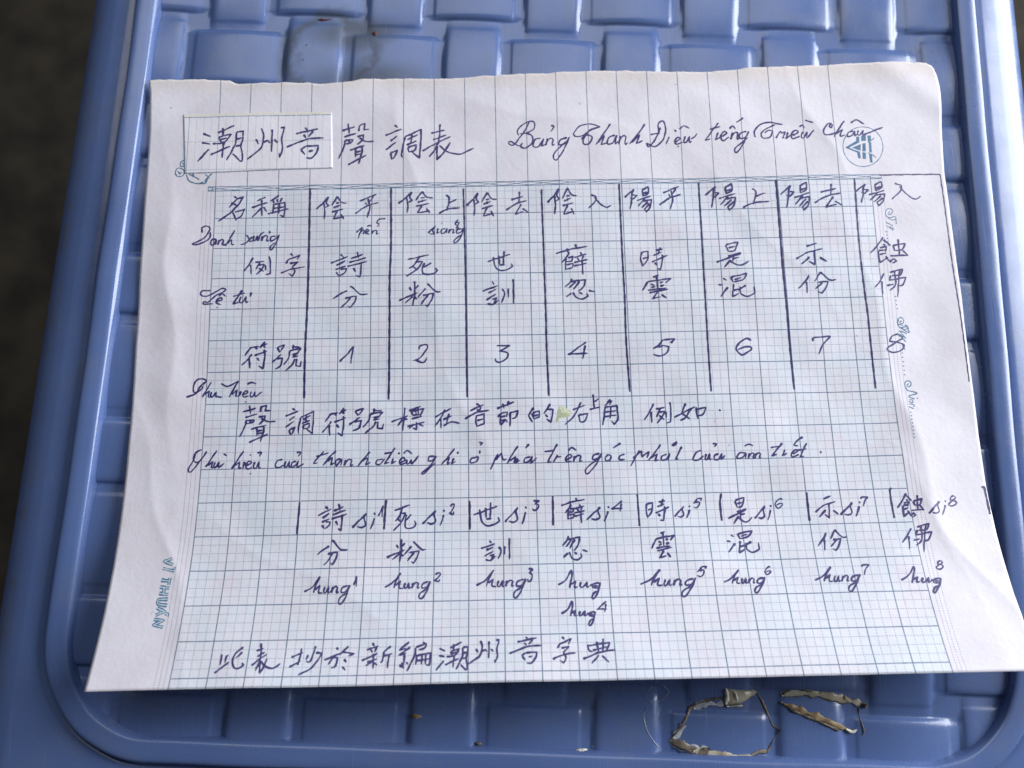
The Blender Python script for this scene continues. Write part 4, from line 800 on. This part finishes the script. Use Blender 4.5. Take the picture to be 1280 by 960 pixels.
for x in (x0b, x0b + 1.1, x1b):
    link('printed_border', ink_mesh('printed_border', [np.array([[x, -.58], [x, 0], [x, .58]])], .14, THICK + .009, 0, False), M_teal, paper)

# the crossed-out spot beside one character: a lumpy greenish dab of correction fluid
lp = decode('42 1166 61 1160 84 1175 99 1191 97 1209 80 1220 59 1220 46 1234 32 1246 21 1242 30 1219 33 1194 36 1178')[0]
c = lp.mean(0)
vs_, fs = [surf(c[0], c[1], THICK + .12)], []
rings = 6
outl = curve(list(lp) , .3, 170)
M_ = len(outl)
for r_ in range(1, rings + 1):
    f = r_ / rings
    pp = c + (outl - c) * f
    for k in range(M_):
        hh = THICK + .005 + .09 * (1 - f ** 2) * (1 + .9 * math.sin(k * 1.3 + r_ * 2.1))
        vs_.append(surf(pp[k, 0], pp[k, 1], hh))
for k in range(M_):
    k2 = (k + 1) % M_
    fs.append((0, 1 + k, 1 + k2))
    for r_ in range(rings - 1):
        a, b = 1 + r_ * M_, 1 + (r_ + 1) * M_
        fs.append((a + k, b + k, b + k2, a + k2))
link('correction_dab', mesh('correction_dab', vs_, fs), M_smudge, paper, label='greenish dab of correction fluid')

# ------------------------------------------------------------------ dried tape, straw and crumbs stuck in the woven seat
Rm = np.array(CAM['R']); Cw = -Rm.T @ np.array(CAM['t'])
J = {'loopR': [[45.87, -69.56], [47.08, -71.87], [48.05, -74.29], [48.99, -76.92], [50.51, -78.03]], 'loopR2': [[50.51, -78.03], [49.06, -80.16], [47.4, -82.62]], 'loopL': [[38.17, -70.58], [34.67, -71.17], [32.08, -71.99], [30.4, -73.05], [29.14, -74.98], [27.88, -76.91], [26.42, -78.39], [25.19, -79.87]], 'loopB': [[25.19, -79.87], [27.21, -80.56], [29.65, -81.69], [31.9, -82.38], [34.0, -81.56]], 'base': [[30.32, -82.0], [34.16, -82.6], [38.69, -83.16], [45.01, -84.02]], 'baseD': [[43.71, -83.14], [45.58, -82.58], [47.4, -82.7]], 'tail': [[33.13, -84.54], [35.14, -85.1], [36.68, -85.98]], 'tab': [[38.8, -68.18], [41.08, -68.58], [46.11, -69.48], [44.63, -70.72], [43.1, -72.74], [40.32, -72.95], [38.05, -72.33], [38.74, -70.38]], 'tabline': [[46.11, -69.48], [44.67, -70.15], [42.83, -70.02], [40.6, -68.88]], 'film': [[31.11, -72.84], [33.94, -71.81], [36.44, -72.3], [38.1, -71.68]], 'vtop': [[51.66, -70.65], [54.85, -70.01], [58.09, -70.08], [61.72, -70.86], [65.79, -71.82], [69.94, -72.78]], 'vtopD': [[51.39, -69.98], [54.89, -69.57], [58.58, -69.69], [63.11, -70.8], [67.63, -71.86], [70.52, -73.01]], 'vlow': [[51.98, -72.41], [55.46, -73.79], [59.02, -75.26], [62.56, -76.77], [65.64, -78.26], [66.96, -78.89]], 'vlowD': [[51.23, -71.95], [53.62, -73.75], [57.62, -75.49], [61.16, -77.04], [63.8, -78.31]], 'vtip': [[65.65, -78.13], [66.96, -78.81], [68.17, -78.18]], 'vthin': [[69.31, -73.64], [69.28, -76.26], [69.66, -78.43], [69.42, -79.51]], 'blob': [[70.1, -72.57], [71.23, -72.81], [71.14, -73.77], [70.13, -73.75]], 'hair': [[20.07, -72.61], [19.43, -74.34], [19.85, -76.96], [21.1, -79.36], [23.25, -81.98]], 'hair2': [[24.95, -67.45], [21.67, -68.26], [20.2, -69.99], [21.51, -71.33], [24.3, -70.95], [25.78, -69.23], [24.47, -67.88]], 'flake': [[-34.05, -73.07], [-33.15, -72.69], [-31.46, -73.3], [-33.15, -73.83]], 'clump': [[3.03, -81.5], [3.94, -81.07], [5.74, -81.0], [6.62, -81.58], [5.11, -81.99], [3.61, -81.96]], 'speck': [[-19.37, -79.34], [-18.47, -79.13], [-17.58, -79.66], [-18.78, -80.03]], 'red1': [[-59.5, 104.78], [-58.44, 105.18], [-57.09, 104.79], [-55.75, 104.89], [-57.08, 104.43], [-58.69, 104.35]], 'red2': [[-44.8, 100.63], [-44.27, 101.1], [-43.36, 100.72], [-43.61, 99.54], [-44.42, 99.91]], 'nub1': [[-62.15, 96.83], [-61.83, 96.94], [-61.82, 96.59]], 'nub2': [[-62.95, 92.57], [-62.58, 92.56], [-62.67, 92.21]]}
def on_tray(p, lift): return (p[0] * MM, p[1] * MM, (max(tray_height(p[0], p[1]), -1.9) + lift) * MM)
def strand(name, pts, width, height, mat, parent=None, step=.4, lift=.0, ragged=.6, tip=None, **kw):
    """a closed, slightly ragged strip of real thickness that follows the seat"""
    c = curve([np.array(p) for p in pts], step)
    d = np.gradient(c, axis=0); L = np.hypot(d[:, 0], d[:, 1]) + 1e-9
    nn = np.stack([-d[:, 1] / L, d[:, 0] / L], 1)
    v, f = [], []
    K = 6
    n1 = np.convolve(np.random.RandomState(len(name) + len(c)).randn(len(c) + 8), np.ones(4) / 4, 'same')[:len(c)]
    n2 = np.convolve(np.random.RandomState(len(c)).randn(len(c) + 8), np.ones(3) / 3, 'same')[:len(c)]
    for k in range(len(c)):
        e = min(1, .35 + k / 3, .35 + (len(c) - 1 - k) / 3)
        w = width / 2 * e * (1 + ragged * n1[k])
        if tip: w *= 1 + (tip - 1) * k / (len(c) - 1)
        h = height * max(.3, 1 + ragged * n2[k])
        for a in range(K):
            t_ = 2 * math.pi * a / K
            q = c[k] + nn[k] * w * math.cos(t_)
            base = on_tray(c[k], lift + h / 2 + h / 2 * math.sin(t_))
            v.append((q[0] * MM, q[1] * MM, base[2]))
        if k:
            o = K * (k - 1)
            for a in range(K):
                f.append((o + a, o + (a + 1) % K, o + K + (a + 1) % K, o + K + a))
    f.append(tuple(range(K))); f.append(tuple(range(len(v) - 1, len(v) - K - 1, -1)))
    return link(name, mesh(name, v, f), mat, parent, **kw)
def lump(name, pts, height, mat, parent=None, lift=0, **kw):
    o = np.array(pts); c = o.mean(0); o = curve(list(o) + [o[0]], .35, 150)[:-1]
    v, f = [on_tray(c, lift + height)], []
    n_ = len(o)
    for r_, hh in ((.5, .85), (.85, .5), (1.0, 0)):
        for k in range(n_):
            p = c + (o[k] - c) * r_ * (1 + .08 * math.sin(k * 2.7))
            v.append(on_tray(p, lift + height * hh * (1 + .5 * math.sin(k * 1.7 + r_ * 5)) * 1.0))
    for k in range(n_):
        k2 = (k + 1) % n_
        f.append((0, 1 + k, 1 + k2))
        for r_ in (0, 1):
            a, b = 1 + r_ * n_, 1 + (r_ + 1) * n_
            f.append((a + k, b + k, b + k2, a + k2))
    return link(name, mesh(name, v, f), mat, parent, **kw)

g = 'scraps stuck in the woven seat'
e = link('tape_loop', None, label='curled loop of dried tape with a beige tab and grimy edge stuck below the sheet', cat='tape scrap')
strand('grimy_edge', J['loopR'], .55,   .18, M_grime, e); strand('grimy_edge', J['loopR2'], .35, .3, M_grime, e)
strand('grimy_edge', J['loopL'], .6,   .18, M_grime, e); strand('grimy_edge', J['loopB'], 1.3, .22, M_grime, e)
strand('grimy_edge', J['baseD'], 1.1, .2, M_grime, e); strand('tape_strip', J['base'], 1.3, .2, M_tape, e)
strand('tape_strip', J['film'], 2.0, .12, M_film, e); strand('tape_strip', J['loopB'], 2.2, .08, M_film, e, lift=-.02); strand('tape_strip', [(28.6, -76.2), (27.2, -78.2), (26.2, -79.4)], 2.2, .1, M_film, e); strand('grimy_edge', J['tail'], 1.0, .3, M_grime, e)
strand('tape_tab', [(38.3, -70.4), (40.5, -70.6), (43, -70.3), (46.0, -69.6)], 4.6, .35, M_tape, e, ragged=.12, tip=.22)
strand('tape_strip', [(38.6, -68.6), (38.9, -70.5), (38.5, -72.2)], 1.0, .5, M_glue, e, lift=.3)
strand('tape_strip', [(40.6, -69.0), (41.2, -71.6)], .4, .3, M_glue, e, lift=.4)
strand('tape_strip', [(38.6, -72.6), (42.6, -72.6)], .5, .4, M_tape, e, lift=.3)
e = link('folded_straw', None, label='folded brown straw strip in a V shape beside the tape loop', cat='straw scrap')
strand('straw_arm', J['vtop'], 1.7, .2, M_tape, e, lift=.1); strand('grimy_edge', J['vtopD'], .8,   .18, M_grime, e, lift=.05)
strand('straw_arm', J['vlow'], 1.3, .28, M_brown, e, lift=.1); strand('grimy_edge', J['vlowD'], .7, .4, M_grime, e, lift=.05)
strand('straw_tip', J['vtip'], 1.2, .5, M_glue, e, lift=.3); strand('grimy_edge', J['vthin'], .35, .25, M_grime, e)
lump('grimy_blob', J['blob'], .9, M_grime, e)
strand('clear_hair', J['hair'], .22, .1, M_film, label='thin clear filament curving down beside the tape loop', cat='filament')
strand('clear_hair', J['hair2'], .13, .08, M_film, label='faint coiled filament just under the edge of the sheet', cat='filament')
lump('brown_flake', J['flake'], .3, M_brown, label='brown flake on the seat below the middle of the sheet', cat='flake')
lump('pale_clump', J['clump'], .8, M_glue, lift=.6, label='small pale clump against the lower border', cat='crumb')
lump('dark_crumb', J['speck'], .5, M_grime, lift=.3, label='dark crumb in the lower groove by the border', cat='crumb')
lump('red_crumb', J['red1'], .3, M_red, label='long dark red crumb on the greenish stain at upper left', cat='crumb')
lump('red_crumb', J['red2'], .4, M_red, label='small upright dark red crumb right of the greenish stain', cat='crumb')
lump('black_crumb', J['nub1'], .3, M_grime, label='tiny black crumb on the left arc of the stain', cat='crumb')
lump('black_crumb', J['nub2'], .3, M_grime, label='lowest tiny black crumb at the left of the stain', cat='crumb')
